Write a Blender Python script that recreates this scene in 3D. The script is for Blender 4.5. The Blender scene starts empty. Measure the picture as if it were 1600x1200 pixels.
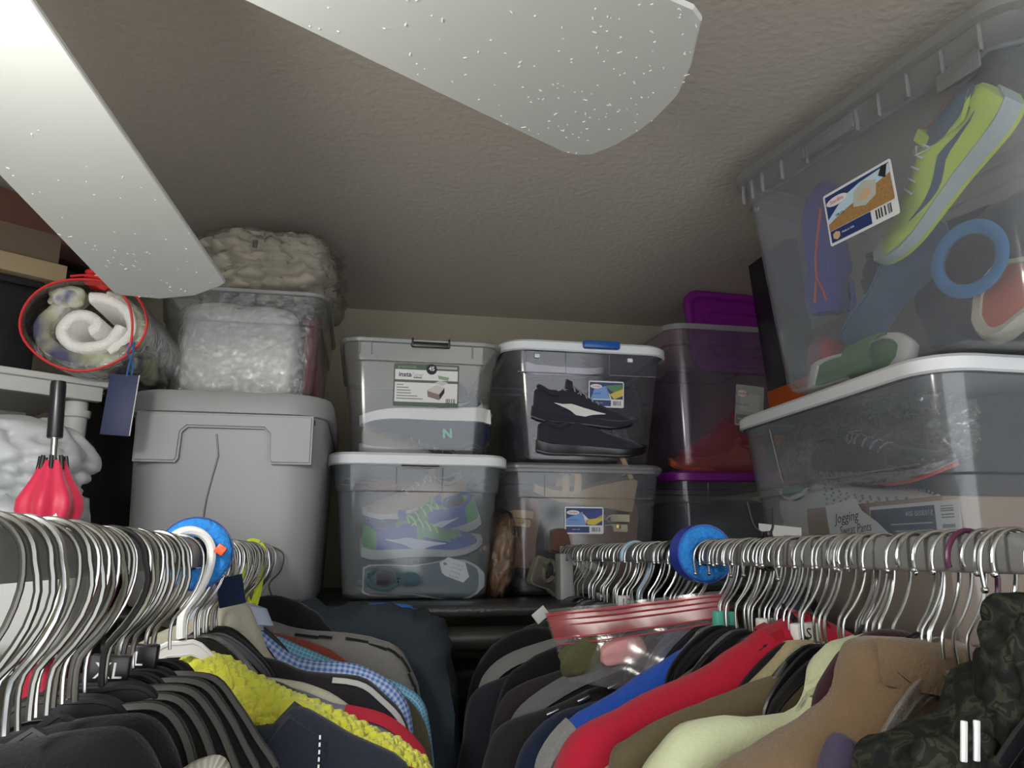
import bpy, bmesh, math, random
from mathutils import Vector, Matrix, noise, Euler
R = math.radians; PI = math.pi
random.seed(7)
C = bpy.context.scene.collection
sc = bpy.context.scene
# ---------------------------------------------------------------- camera, world, light, exposure
EYE = 1.66
cam = bpy.data.objects.new('camera', bpy.data.cameras.new('camera')); C.objects.link(cam)
cam.location = (0, 0, EYE)
cam.rotation_euler = (R(90 + 12.45), 0, -R(10.9))
cam.data.sensor_width = 36; cam.data.lens = 36 * 1200 / 1600
cam.data.clip_start = 0.02
sc.camera = cam
w = bpy.data.worlds.new('world'); sc.world = w; w.use_nodes = True
w.node_tree.nodes['Background'].inputs[0].default_value = (0.93, 0.96, 1.0, 1)
w.node_tree.nodes['Background'].inputs[1].default_value = 1.8
sc.view_settings.view_transform = 'Standard'; sc.view_settings.look = 'None'
sc.view_settings.exposure = 0.88; sc.view_settings.gamma = 1; sc.view_settings.use_curve_mapping = False
sc.cycles.transparent_max_bounces = 40; sc.cycles.max_bounces = 8
sc.cycles.caustics_reflective = False; sc.cycles.caustics_refractive = False
sc.cycles.sample_clamp_indirect = 4
HUB = Vector((-0.37, 0.36, EYE + 0.47))
def lamp(name, loc, power, radius, col):
    l = bpy.data.lights.new(name, 'POINT'); l.energy = power; l.shadow_soft_size = radius; l.color = col
    o = bpy.data.objects.new(name, l); o.location = loc; C.objects.link(o); return o


# ---------------------------------------------------------------- materials
MATS = {}
def nd(nt, t, **k):
    n = nt.nodes.new(t)
    for a, b in k.items():
        if a.startswith('i_'): n.inputs[int(a[2:])].default_value = b
        else: setattr(n, a, b)
    return n
def mat(name, col, rough=0.6, metal=0.0, bump=0.0, bscale=60.0, var=0.0, vscale=12.0, spec=0.5, sheen=0.0, emit=None, coat=0.0):
    if name in MATS: return MATS[name]
    m = bpy.data.materials.new(name); m.use_nodes = True; nt = m.node_tree
    b = nt.nodes['Principled BSDF']; L = nt.links.new
    c = (col[0], col[1], col[2], 1)
    b.inputs['Base Color'].default_value = c
    b.inputs['Roughness'].default_value = rough; b.inputs['Metallic'].default_value = metal
    b.inputs['Specular IOR Level'].default_value = spec
    b.inputs['Sheen Weight'].default_value = sheen; b.inputs['Coat Weight'].default_value = coat
    if emit: b.inputs['Emission Color'].default_value = (*emit[:3], 1); b.inputs['Emission Strength'].default_value = emit[3]
    tc = nd(nt, 'ShaderNodeTexCoord')
    if var:
        n = nd(nt, 'ShaderNodeTexNoise'); n.inputs['Scale'].default_value = vscale; n.inputs['Detail'].default_value = 4
        L(tc.outputs['Object'], n.inputs['Vector'])
        mx = nd(nt, 'ShaderNodeMix', data_type='RGBA')
        mx.inputs['A'].default_value = tuple(max(0, x * (1 - var)) for x in c[:3]) + (1,)
        mx.inputs['B'].default_value = tuple(min(1, x * (1 + var)) for x in c[:3]) + (1,)
        L(n.outputs['Fac'], mx.inputs['Factor']); L(mx.outputs['Result'], b.inputs['Base Color'])
    if bump:
        n = nd(nt, 'ShaderNodeTexNoise'); n.inputs['Scale'].default_value = bscale; n.inputs['Detail'].default_value = 3
        L(tc.outputs['Object'], n.inputs['Vector'])
        bp = nd(nt, 'ShaderNodeBump'); bp.inputs['Strength'].default_value = bump; bp.inputs['Distance'].default_value = 0.003
        L(n.outputs['Fac'], bp.inputs['Height']); L(bp.outputs['Normal'], b.inputs['Normal'])
    MATS[name] = m; return m
def film(name, tint, haze, hazecol, rough=0.15, bump=0.0, bscale=25, gl=1.0):
    """clear or frosted plastic: light passes through, part scatters, the surface reflects by fresnel"""
    if name in MATS: return MATS[name]
    m = bpy.data.materials.new(name); m.use_nodes = True; nt = m.node_tree; nt.nodes.clear(); L = nt.links.new
    out = nd(nt, 'ShaderNodeOutputMaterial'); tr = nd(nt, 'ShaderNodeBsdfTransparent'); tr.inputs[0].default_value = (*tint, 1)
    df = nd(nt, 'ShaderNodeBsdfDiffuse'); df.inputs[0].default_value = (*hazecol, 1)
    tl = nd(nt, 'ShaderNodeBsdfTranslucent'); tl.inputs[0].default_value = (*hazecol, 1)
    dm = nd(nt, 'ShaderNodeMixShader'); dm.inputs[0].default_value = 0.35
    L(df.outputs[0], dm.inputs[1]); L(tl.outputs[0], dm.inputs[2])
    hz = nd(nt, 'ShaderNodeMixShader'); hz.inputs[0].default_value = haze
    L(tr.outputs[0], hz.inputs[1]); L(dm.outputs[0], hz.inputs[2])
    gs = nd(nt, 'ShaderNodeBsdfGlossy'); gs.inputs['Roughness'].default_value = rough
    fr = nd(nt, 'ShaderNodeFresnel'); fr.inputs[0].default_value = 1.45
    mu = nd(nt, 'ShaderNodeMath', operation='MULTIPLY'); mu.inputs[1].default_value = gl
    L(fr.outputs[0], mu.inputs[0])
    ge = nd(nt, 'ShaderNodeNewGeometry'); io = nd(nt, 'ShaderNodeMath', operation='MULTIPLY_ADD'); io.inputs[1].default_value = 1 / 1.45 - 1.45; io.inputs[2].default_value = 1.45
    L(ge.outputs['Backfacing'], io.inputs[0]); L(io.outputs[0], fr.inputs[0])
    mx = nd(nt, 'ShaderNodeMixShader'); L(mu.outputs[0], mx.inputs[0]); L(hz.outputs[0], mx.inputs[1]); L(gs.outputs[0], mx.inputs[2])
    if bump:
        tc = nd(nt, 'ShaderNodeTexCoord'); n = nd(nt, 'ShaderNodeTexNoise'); n.inputs['Scale'].default_value = bscale; n.inputs['Detail'].default_value = 5
        n.inputs['Distortion'].default_value = 1.5
        L(tc.outputs['Object'], n.inputs['Vector'])
        bp = nd(nt, 'ShaderNodeBump'); bp.inputs['Strength'].default_value = bump; bp.inputs['Distance'].default_value = 0.02
        L(n.outputs['Fac'], bp.inputs['Height']); L(bp.outputs[0], gs.inputs['Normal']); L(bp.outputs[0], fr.inputs['Normal'])
    L(mx.outputs[0], out.inputs[0]); MATS[name] = m; return m
def weave(name, kind, a, b, scale, rough=0.85, bump=0.4):
    """cloth patterned in the cloth's own UV (metres along, metres across)"""
    if name in MATS: return MATS[name]
    m = bpy.data.materials.new(name); m.use_nodes = True; nt = m.node_tree; L = nt.links.new
    p = nt.nodes['Principled BSDF']; p.inputs['Roughness'].default_value = rough; p.inputs['Specular IOR Level'].default_value = 0.2
    uv = nd(nt, 'ShaderNodeUVMap'); sx = nd(nt, 'ShaderNodeSeparateXYZ'); L(uv.outputs[0], sx.inputs[0])
    def tri(axis, sc_):
        mu = nd(nt, 'ShaderNodeMath', operation='MULTIPLY'); mu.inputs[1].default_value = sc_; L(sx.outputs[axis], mu.inputs[0])
        sn = nd(nt, 'ShaderNodeMath', operation='SINE'); L(mu.outputs[0], sn.inputs[0]); return sn
    def thr(n, t=0.0):
        g = nd(nt, 'ShaderNodeMath', operation='GREATER_THAN'); g.inputs[1].default_value = t; L(n.outputs[0], g.inputs[0]); return g
    k = 2 * PI / scale
    if kind == 'gingham':
        s1, s2 = thr(tri(0, k)), thr(tri(1, k))
        ad = nd(nt, 'ShaderNodeMath', operation='ADD'); L(s1.outputs[0], ad.inputs[0]); L(s2.outputs[0], ad.inputs[1])
        f = nd(nt, 'ShaderNodeMath', operation='MULTIPLY'); f.inputs[1].default_value = 0.5; L(ad.outputs[0], f.inputs[0])
    elif kind == 'stripe_u': f = thr(tri(0, k), 0.75)
    elif kind == 'stripe_v': f = thr(tri(1, k), 0.8)
    elif kind == 'grid':
        s1, s2 = thr(tri(0, k), 0.85), thr(tri(1, k), 0.85)
        f = nd(nt, 'ShaderNodeMath', operation='MAXIMUM'); L(s1.outputs[0], f.inputs[0]); L(s2.outputs[0], f.inputs[1])
    elif kind == 'rib':
        f = tri(0, k)
    elif kind == 'camo':
        tc = nd(nt, 'ShaderNodeTexCoord'); n = nd(nt, 'ShaderNodeTexNoise'); n.inputs['Scale'].default_value = 1 / scale; n.inputs['Detail'].default_value = 1.5; n.inputs['Distortion'].default_value = 0.8
        L(tc.outputs['Object'], n.inputs['Vector'])
        r = nd(nt, 'ShaderNodeValToRGB'); r.color_ramp.interpolation = 'CONSTANT'
        e = r.color_ramp.elements; e[0].color = (0.008, 0.009, 0.008, 1); e[1].position = 0.47; e[1].color = (*a, 1)
        x = e.new(0.54); x.color = (*b, 1); x = e.new(0.6); x.color = (0.014, 0.013, 0.010, 1); x = e.new(0.68); x.color = (0.035, 0.038, 0.026, 1)
        L(n.outputs['Fac'], r.inputs[0]); L(r.outputs[0], p.inputs['Base Color']); MATS[name] = m; return m
    mx = nd(nt, 'ShaderNodeMix', data_type='RGBA'); mx.inputs['A'].default_value = (*a, 1); mx.inputs['B'].default_value = (*b, 1)
    if kind == 'rib':
        a2 = nd(nt, 'ShaderNodeMath', operation='MULTIPLY_ADD'); a2.inputs[1].default_value = .5; a2.inputs[2].default_value = .5; L(f.outputs[0], a2.inputs[0]); L(a2.outputs[0], mx.inputs['Factor'])
        bp = nd(nt, 'ShaderNodeBump'); bp.inputs['Strength'].default_value = bump; bp.inputs['Distance'].default_value = 0.002; L(a2.outputs[0], bp.inputs['Height']); L(bp.outputs[0], p.inputs['Normal'])
    else: L(f.outputs[0], mx.inputs['Factor'])
    L(mx.outputs['Result'], p.inputs['Base Color']); MATS[name] = m; return m
def fab(name, col, var=0.18, rough=0.9): return mat(name, col, rough, bump=0.35, bscale=420, var=var, vscale=300, spec=0.15, sheen=0.15)

M_chrome = mat('chrome wire', (0.50, 0.51, 0.50), 0.25, 1.0)
M_dull = mat('dull steel wire', (0.24, 0.24, 0.225), 0.33, 1.0)
M_blackwire = mat('black wire', (0.012, 0.012, 0.014), 0.3)
M_steel = mat('painted grey steel', (0.27, 0.27, 0.27), 0.42, 0.35, bump=0.06, bscale=40, var=0.08)
M_blackpl = mat('black plastic', (0.010, 0.010, 0.012), 0.32)
M_whitepl = mat('white plastic', (0.80, 0.81, 0.80), 0.4)
M_lidwhite = mat('white lid plastic', (0.74, 0.76, 0.78), 0.45)
M_greytub = mat('grey tub plastic', (0.30, 0.31, 0.31), 0.48, bump=0.05, bscale=200)
M_greylid = mat('grey tub lid plastic', (0.26, 0.265, 0.265), 0.5, bump=0.05, bscale=200)
M_purple = mat('purple plastic', (0.17, 0.008, 0.19), 0.4)
M_bluepl = mat('blue latch plastic', (0.012, 0.09, 0.35), 0.35)
M_clear = film('clear tote plastic', (0.97, 0.975, 0.98), 0.055, (0.70, 0.74, 0.80), 0.13)
M_clear_smoke = film('smoky tote plastic', (0.94, 0.94, 0.96), 0.06, (0.50, 0.52, 0.58), 0.12)
M_clear_purple = film('violet tinted tote plastic', (0.86, 0.80, 0.88), 0.11, (0.42, 0.36, 0.46), 0.16)
M_clear_haze = film('hazy tote plastic', (0.96, 0.97, 0.98), 0.12, (0.70, 0.74, 0.80), 0.12)
M_clear_crinkle = film('rippled clear tote plastic', (0.97, 0.975, 0.98), 0.06, (0.75, 0.76, 0.78), 0.12, bump=.35, bscale=45, gl=1.3)
M_ridge = film('frosted rim plastic', (0.9, 0.9, 0.9), 0.36, (0.55, 0.57, 0.58), 0.2)
M_film = film('cling film', (0.98, 0.98, 0.98), 0.03, (0.7, 0.7, 0.7), 0.16, bump=.55, bscale=38, gl=2.2)
M_filmfine = film('crinkled bag film', (0.96, 0.96, 0.96), 0.05, (0.7, 0.7, 0.68), 0.16, bump=1.0, bscale=22, gl=1.9)
M_clearhanger = film('clear hanger plastic', (0.9, 0.9, 0.9), 0.2, (0.6, 0.6, 0.6), 0.08, gl=1.5)
M_bag = film('grocery bag film', (0.7, 0.7, 0.7), 0.7, (0.84, 0.87, 0.90), 0.35)
M_paper = mat('white card', (0.72, 0.72, 0.72), 0.7)
M_greycard = mat('grey card', (0.38, 0.39, 0.38), 0.7)
M_ink = mat('black ink', (0.015, 0.015, 0.02), 0.7)
M_navyink = mat('navy print', (0.02, 0.04, 0.15), 0.5)
M_redink = mat('red print', (0.55, 0.05, 0.04), 0.5)
M_skyink = mat('light blue print', (0.22, 0.42, 0.72), 0.5)
M_palesky = mat('pale sky print', (0.50, 0.66, 0.76), 0.5)
M_yellowink = mat('yellow print', (0.62, 0.48, 0.07), 0.5)
M_greenink = mat('green print', (0.10, 0.22, 0.08), 0.5)
M_brownink = mat('brown straw print', (0.36, 0.20, 0.07), 0.6, var=0.5, vscale=300)
M_cyanink = mat('cyan print', (0.06, 0.35, 0.45), 0.5)
M_greyink = mat('grey print', (0.2, 0.2, 0.2), 0.6)
M_blackcloth = fab('black cloth', (0.012, 0.012, 0.014), 0.1)
M_cardboard = mat('cardboard', (0.33, 0.23, 0.15), 0.85, var=0.08)
M_tan = mat('tan board', (0.25, 0.19, 0.11), 0.8, var=0.1)

# ---------------------------------------------------------------- mesh helpers
def mesh(name, verts, faces, m, parent=None, smooth=True, angle=40, uvs=None, kind=None, mats=None, fmat=None):
    me = bpy.data.meshes.new(name); me.from_pydata([tuple(v) for v in verts], [], faces)
    for x in (mats or [m]): me.materials.append(x)
    if fmat: me.polygons.foreach_set('material_index', fmat)
    if uvs:
        l = me.uv_layers.new(name='UVMap')
        for p in me.polygons:
            for li in p.loop_indices: l.data[li].uv = uvs[me.loops[li].vertex_index]
    me.validate(); me.update()
    bm = bmesh.new(); bm.from_mesh(me); bmesh.ops.recalc_face_normals(bm, faces=bm.faces); bm.to_mesh(me); bm.free()
    if smooth:
        me.polygons.foreach_set('use_smooth', [True] * len(me.polygons)); me.set_sharp_from_angle(angle=R(angle))
    o = bpy.data.objects.new(name, me); C.objects.link(o)
    if parent: o.parent = parent
    if kind: o['kind'] = kind
    return o
class MB:
    def __init__(s): s.v = []; s.f = []; s.fm = []
    def add(s, vs, fs, mi=0):
        n = len(s.v); s.v += [Vector(v) for v in vs]; s.f += [tuple(i + n for i in f) for f in fs]; s.fm += [mi] * len(fs); return s
    def box(s, c, d, rot=None, mi=0):
        x, y, z = d[0] / 2, d[1] / 2, d[2] / 2
        vs = [Vector((i * x, j * y, k * z)) for i in (-1, 1) for j in (-1, 1) for k in (-1, 1)]
        if rot: vs = [rot @ v for v in vs]
        c = Vector(c); return s.add([v + c for v in vs], [(0, 1, 3, 2), (4, 6, 7, 5), (0, 4, 5, 1), (2, 3, 7, 6), (0, 2, 6, 4), (1, 5, 7, 3)], mi)
    def cbox(s, c, d, ch=0.003, rot=None, mi=0):
        """box with chamfered edges"""
        bm = bmesh.new(); bmesh.ops.create_cube(bm, size=1)
        for v in bm.verts: v.co = Vector((v.co.x * d[0], v.co.y * d[1], v.co.z * d[2]))
        bmesh.ops.bevel(bm, geom=list(bm.edges), offset=ch, segments=2, profile=0.5, affect='EDGES')
        bm.verts.index_update(); vs = [v.co.copy() for v in bm.verts]
        if rot: vs = [rot @ v for v in vs]
        c = Vector(c); s.add([v + c for v in vs], [tuple(v.index for v in f.verts) for f in bm.faces], mi); bm.free(); return s
    def tube(s, pts, r, n=8, closed=False, mi=0, flat=1.0):
        pts = [Vector(p) for p in pts]; N = len(pts); up = Vector((0, 1, 0.01)); rings = []
        for i, p in enumerate(pts):
            a = pts[(i - 1) % N] if (i or closed) else p; b = pts[(i + 1) % N] if (i < N - 1 or closed) else p
            t = (b - a).normalized(); s1 = t.cross(up)
            if s1.length < 0.05: s1 = t.cross(Vector((1, 0, 0)))
            s1.normalize(); s2 = t.cross(s1).normalized(); rr = r(i / (N - 1)) if callable(r) else r
            rings.append([p + s1 * rr * math.cos(2 * PI * k / n) + s2 * rr * flat * math.sin(2 * PI * k / n) for k in range(n)])
        vs = [v for q in rings for v in q]; fs = []
        for i in range(N if closed else N - 1):
            j = (i + 1) % N
            for k in range(n): fs.append((i * n + k, i * n + (k + 1) % n, j * n + (k + 1) % n, j * n + k))
        if not closed: fs += [tuple(range(n)), tuple((N - 1) * n + k for k in range(n))]
        return s.add(vs, fs, mi)
    def loft(s, rings, cap0=True, cap1=True, mi=0, close=False):
        n = len(rings[0]); vs = [v for q in rings for v in q]; fs = []
        for i in range(len(rings) - (0 if close else 1)):
            j = (i + 1) % len(rings)
            for k in range(n): fs.append((i * n + k, i * n + (k + 1) % n, j * n + (k + 1) % n, j * n + k))
        if cap0 and not close: fs.append(tuple(range(n)))
        if cap1 and not close: fs.append(tuple((len(rings) - 1) * n + k for k in range(n)))
        return s.add(vs, fs, mi)
    def sphere(s, c, r, seg=8, rg=6, sc_=(1, 1, 1), mi=0):
        rings = []
        for i in range(1, rg):
            a = PI * i / rg
            rings.append([Vector((c[0] + r * sc_[0] * math.sin(a) * math.cos(2 * PI * k / seg), c[1] + r * sc_[1] * math.sin(a) * math.sin(2 * PI * k / seg), c[2] + r * sc_[2] * math.cos(a))) for k in range(seg)])
        return s.loft(rings, mi=mi)
    def build(s, name, m, parent=None, **k):
        if isinstance(m, (list, tuple)): return mesh(name, s.v, s.f, None, parent, mats=m, fmat=s.fm, **k)
        return mesh(name, s.v, s.f, m, parent, **k)
ORD = 'first second third fourth fifth sixth seventh eighth ninth tenth eleventh twelfth thirteenth fourteenth fifteenth sixteenth seventeenth eighteenth nineteenth twentieth'.split() + ['twenty-' + q for q in 'first second third fourth fifth sixth seventh eighth ninth'.split()]
def tag(o, label, cat, group=None, kind=None):
    if label: o['label'] = label
    if cat: o['category'] = cat
    if group: o['group'] = group
    if kind: o['kind'] = kind
    return o
def thing(name, label, cat, loc=(0, 0, 0), rot=(0, 0, 0), group=None):
    o = bpy.data.objects.new(name, None); C.objects.link(o); o.empty_display_size = 0.05
    o.location = loc; o.rotation_euler = rot; return tag(o, label, cat, group)
def copy_tree(o, parent=None):
    c = o.copy(); C.objects.link(c); c.parent = parent
    for ch in o.children: copy_tree(ch, c)
    return c
def rrect(a, b, r, z, n=6, cx=0, cy=0):
    out = []
    for q, (sx, sy) in enumerate(((1, 1), (-1, 1), (-1, -1), (1, -1))):
        for k in range(n + 1):
            t = PI / 2 * (q + k / n)
            out.append(Vector((cx + sx * (a - r) + r * math.cos(t), cy + sy * (b - r) + r * math.sin(t), z)))
    return out
def smooth_path(pts, n):
    """Catmull-Rom through 2D or 3D points"""
    P = [Vector(p) for p in pts]; P = [P[0] * 2 - P[1]] + P + [P[-1] * 2 - P[-2]]; out = []
    for i in range(1, len(P) - 2):
        for k in range(n):
            t = k / n; a, b, c, d = P[i - 1:i + 3]
            out.append(0.5 * ((2 * b) + (c - a) * t + (2 * a - 5 * b + 4 * c - d) * t * t + (3 * b - a - 3 * c + d) * t ** 3))
    out.append(P[-2]); return out
def text_obj(s, size, M, m, parent, name='lettering', bold=0.0, ax='CENTER', slant=0.0, squash=1.0):
    cu = bpy.data.curves.new('t', 'FONT'); cu.body = s; cu.size = size; cu.align_x = ax; cu.align_y = 'CENTER'; cu.extrude = 0.0001; cu.offset = bold; cu.shear = slant; cu.resolution_u = 2
    t = bpy.data.objects.new('t', cu); C.objects.link(t); bpy.context.view_layer.update()
    me = bpy.data.meshes.new_from_object(t.evaluated_get(bpy.context.evaluated_depsgraph_get()))
    bpy.data.objects.remove(t); me.transform(M @ Matrix.Diagonal((squash, 1, 1, 1))); me.materials.clear(); me.materials.append(m); me.name = name
    o = bpy.data.objects.new(name, me); C.objects.link(o); o.parent = parent; return o
def poly(pts, M, m, parent, name='print_panel', th=0.0003):
    """thin flat printed piece from a 2D outline in a sticker's own plane"""
    n = len(pts); vs = [M @ Vector((p[0], p[1], z)) for z in (0, th) for p in pts]
    fs = [tuple(range(n)), tuple(range(n, 2 * n))] + [(i, (i + 1) % n, n + (i + 1) % n, n + i) for i in range(n)]
    return mesh(name, vs, fs, m, parent, smooth=False)
def rr2(w_, h_, r, n=4):
    return [(v.x, v.y) for v in rrect(w_ / 2, h_ / 2, r, 0, n)]
def frame(o, x, z):
    """matrix with origin o, x axis x, normal z"""
    x = Vector(x).normalized(); z = Vector(z).normalized(); y = z.cross(x).normalized(); x = y.cross(z)
    m = Matrix((x, y, z)).transposed().to_4x4(); m.translation = Vector(o); return m
# ================================================================ room shell
CEIL = 2.44
def room():
    mc = mat('textured ceiling paint', (0.56, 0.51, 0.445), 0.95, bump=0.55, bscale=70, var=0.04, vscale=3, spec=0.1)
    mw = mat('olive beige wall paint', (0.34, 0.31, 0.235), 0.92, bump=0.5, bscale=90, var=0.04, vscale=4, spec=0.1)
    mfl = mat('beige carpet', (0.42, 0.38, 0.32), 0.98, bump=0.6, bscale=300, var=0.2, vscale=150)
    for nm, c, d, m in (('ceiling', (0.075, 0.4, CEIL + .05), (2.95, 4.4, .1), mc), ('floor', (0.075, 0.4, -.05), (2.95, 4.4, .1), mfl),
                        ('wall_back', (0.075, 2.5, CEIL / 2), (2.95, .1, CEIL), mw), ('wall_left', (-1.45, 0.35, CEIL / 2), (.1, 4.2, CEIL), mw),
                        ('wall_right', (1.6, 0.35, CEIL / 2), (.1, 4.2, CEIL), mw)):
        o = MB().box(c, d).build(nm, m, smooth=False); o['kind'] = 'structure'
room()
# ================================================================ ceiling fan
def fan():
    t = thing('ceiling_fan', 'white ceiling fan with long blades and a glowing glass globe, above the clothes rails', 'ceiling fan', HUB)
    white = mat('fan enamel', (0.66, 0.68, 0.655), 0.35, bump=0.03, bscale=30)
    zc = CEIL - HUB.z
    def lathe(prof, n=28):
        return MB().loft([[Vector((r * math.cos(2 * PI * k / n), r * math.sin(2 * PI * k / n), z)) for k in range(n)] for r, z in prof])
    lathe([(.07, zc), (.068, zc - .03), (.03, zc - .05), (.012, zc - .055)]).build('canopy', white, t)
    MB().tube([(0, 0, zc - .05), (0, 0, .05)], .012, 12).build('downrod', white, t)
    lathe([(.03, .075), (.09, .06), (.11, .03), (.11, -.02), (.085, -.05), (.05, -.06)]).build('motor_housing', white, t)
    lathe([(.05, -.058), (.06, -.07), (.06, -.09), (.045, -.095)]).build('light_fitting', white, t)
    g = mat('glowing glass globe', (1, 1, 1), 0.3, emit=(1.0, 0.975, 0.91, 62.0))
    MB().sphere((0, 0, -.155), .056, 24, 14).build('globe', g, t)
    flm = mat('peeling enamel', (0.80, 0.82, 0.79), 0.6)
    b1 = [(-.318, .40), (-.282, .607), (-.218, 1.138), (-.2165, 1.156), (-.225, 1.169), (-.27, 1.212), (-.326, 1.234), (-.38, 1.228), (-.388, 1.222), (-.39, 1.212), (-.418, .893), (-.425, .55), (-.418, .40)]
    b2 = [(-.30, .50), (-.123, .628), (.236, .877), (.256, .884), (.276, .881), (.298, .855), (.318, .813), (.328, .775), (.333, .732), (.324, .675), (.31, .629), (.303, .602), (.288, .587), (.262, .577), (-.05, .42), (-.25, .36)]
    rnd = random.Random(3)
    def blade(pts, d, g_, h0, flakes, cut=None):
        d = Vector(d).normalized()
        z = lambda x, y: h0 - .47 + g_ * ((x + .37) * d.x + (y - .36) * d.y)
        P = [Vector((x + .37, y - .36, z(x, y))) for x, y in pts]; n = len(P)
        # rounded edge: three outlines
        cen = sum(P, Vector()) / n
        rings = []
        for s, dz in ((.988, 0), (1, .0015), (1, .0055), (.988, .007)):
            rings.append([cen + (p - cen) * s + Vector((0, 0, dz)) for p in P])
        ob = MB().loft(rings).build('blade', white, t, smooth=False)
        mb = MB(); k = 0
        while k < flakes:
            x = rnd.uniform(min(p[0] for p in pts), max(p[0] for p in pts)); y = rnd.uniform(min(p[1] for p in pts), max(p[1] for p in pts))
            ins = False; j = n - 1
            for i in range(n):
                if ((pts[i][1] > y) != (pts[j][1] > y)) and x < (pts[j][0] - pts[i][0]) * (y - pts[i][1]) / (pts[j][1] - pts[i][1]) + pts[i][0]: ins = not ins
                j = i
            if not ins or (cut and rnd.random() > cut(x, y)): continue
            a = rnd.uniform(0, PI); l = rnd.choice((.0006, .0007, .0009, .0012, .0016, .0026)) * rnd.uniform(.7, 1.2); wd = rnd.uniform(.0004, .0008)
            m = Matrix.Rotation(a, 3, 'Z') @ Matrix.Rotation(rnd.uniform(.05, .3), 3, 'Y')
            mb.box((x + .37, y - .36, z(x, y) - .0003), (l * 2, wd * 2, .0005), m); k += 1
        mb.build('paint_flake', flm, ob, smooth=False, kind='stuff')
        MB().box((d.x * .1, d.y * .1, h0 - .47 + .01), (.16, .045, .006), Matrix.Rotation(math.atan2(d.y, d.x), 3, 'Z')).build('blade_bracket', white, t)
    blade(b1, (.02, 1), -.08, .46, 60, lambda x, y: max(0, (y - .75)) * 2)
    blade(b2, (.87, .49), .06, .46, 190, lambda x, y: .12 + max(0, x + .05) * 2.5)
    for a in (204, 246 + 0, 290):   # the three blades outside the picture
        pass
    for a in (-95, -160, 152):
        r = R(a); d = (math.cos(r), math.sin(r)); nx = (-d[1], d[0])
        pts = []
        for s, wd in ((.12, .05), (.4, .065), (.78, .085), (.84, .06), (.85, .0)): pts.append((s, wd))
        out = [(-.37 + d[0] * s + nx[0] * wv, .36 + d[1] * s + nx[1] * wv) for s, wv in pts] + [(-.37 + d[0] * s - nx[0] * wv, .36 + d[1] * s - nx[1] * wv) for s, wv in pts[-2::-1]]
        blade(out, d, 0.0, .46, 5)
fan()
# ================================================================ garment rails
LX, RX = -0.176, 0.464; RZ = EYE
def rack(x, y0, y1, label):
    t = thing('clothes_rack', label, 'clothes rail', (x, (y0 + y1) / 2, 0)); h = (y1 - y0) / 2
    rings = [[Vector((v.x, yy, v.y + RZ)) for v in rrect(.009, .0145, .004, 0, 3)] for yy in (-h, h)]
    MB().loft(rings).build('rail', M_steel, t, angle=50)
    for s in (-1, 1):
        yy = s * (h - .012)
        MB().loft([[Vector((v.x, v.y + yy, z)) for v in rrect(.0085, .0085, .003, 0, 3)] for z in (.03, RZ - .0145)]).build('upright', M_steel, t, angle=50)
        MB().cbox((0, yy, .015), (.42, .03, .03), .004).build('foot', M_steel, t)
        MB().cbox((0, s * (h + .002), RZ), (.022, .006, .034), .002).build('end_cap', M_greytub, t)
    return t
rack(LX, -.35, 1.56, 'grey steel clothes rail on the left, packed with wire hooked hangers')
rack(RX, -.35, 1.765, 'grey steel clothes rail on the right, running below the clear totes')
# ================================================================ hangers
def hook_mesh(kind):
    if kind == 'ball': p = [(-.0235, -.014), (-.024, -.006)]
    elif kind == 'long': p = [(-.0225, -.026), (-.024, -.012)]
    else: p = [(-.0225, -.010)]
    for a in range(180, -1, -20): p.append((.0238 * math.cos(R(a)), -.0062 + .0238 * math.sin(R(a))))
    if kind == 'wide': p += [(.026, -.020), (.022, -.036), (.012, -.052), (.002, -.064), (0, -.078), (0, -.090)]
    else: p += [(.0235, -.018), (.019, -.034), (.010, -.050), (.001, -.062), (-.001, -.074), (0, -.090)]
    pts = smooth_path([(x, 0, z) for x, z in p], 2)
    r = {'white': .0048, 'wide': .0021}.get(kind, .0016)
    mb = MB().tube(pts, r, 8)
    if kind in ('ball', 'long'): mb.sphere(pts[0], .0028, 8, 6)
    return mb
HOOKS = {}
def hook(kind, m, parent):
    k = (kind, m.name)
    if k not in HOOKS:
        o = hook_mesh(kind).build('hook', m, parent); HOOKS[k] = o.data
    else:
        o = bpy.data.objects.new('hook', HOOKS[k]); C.objects.link(o); o.parent = parent
    return o
BARS = {}
def bar_profile(kind):
    if kind == 'narrow': return [(0, -.090), (.02, -.089), (.038, -.090), (.050, -.099), (.058, -.118), (.068, -.150), (.072, -.18)]
    if kind == 'stub': return [(0, -.092), (.02, -.092), (.034, -.100), (.044, -.125), (.05, -.16)]
    if kind == 'slim': return [(0, -.092), (.02, -.094), (.045, -.112), (.07, -.140), (.078, -.165), (.08, -.19)]
    if kind == 'shirt': return [(0, -.095), (.02, -.098), (.06, -.135), (.12, -.175), (.17, -.205), (.20, -.235)]
def bar_mesh(prof, hh=.012, th=.005, gap=None):
    """I-section shoulder bar: a web with a bead along its top"""
    pts = smooth_path([(x, 0, z) for x, z in prof], 3)
    pts = [Vector((-p.x, p.y, p.z)) for p in pts[:0:-1]] + pts
    mb = MB().tube(pts, .0026, 6)
    low = [p + Vector((0, 0, -hh)) for p in pts]
    rings = [[p + Vector((0, -th / 4, 0)), p + Vector((0, th / 4, 0)), q + Vector((0, th / 4, 0)), q + Vector((0, -th / 4, 0))] for p, q in zip(pts, low)]
    mb.loft(rings); mb.tube(low, .0018, 5)
    return mb
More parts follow.
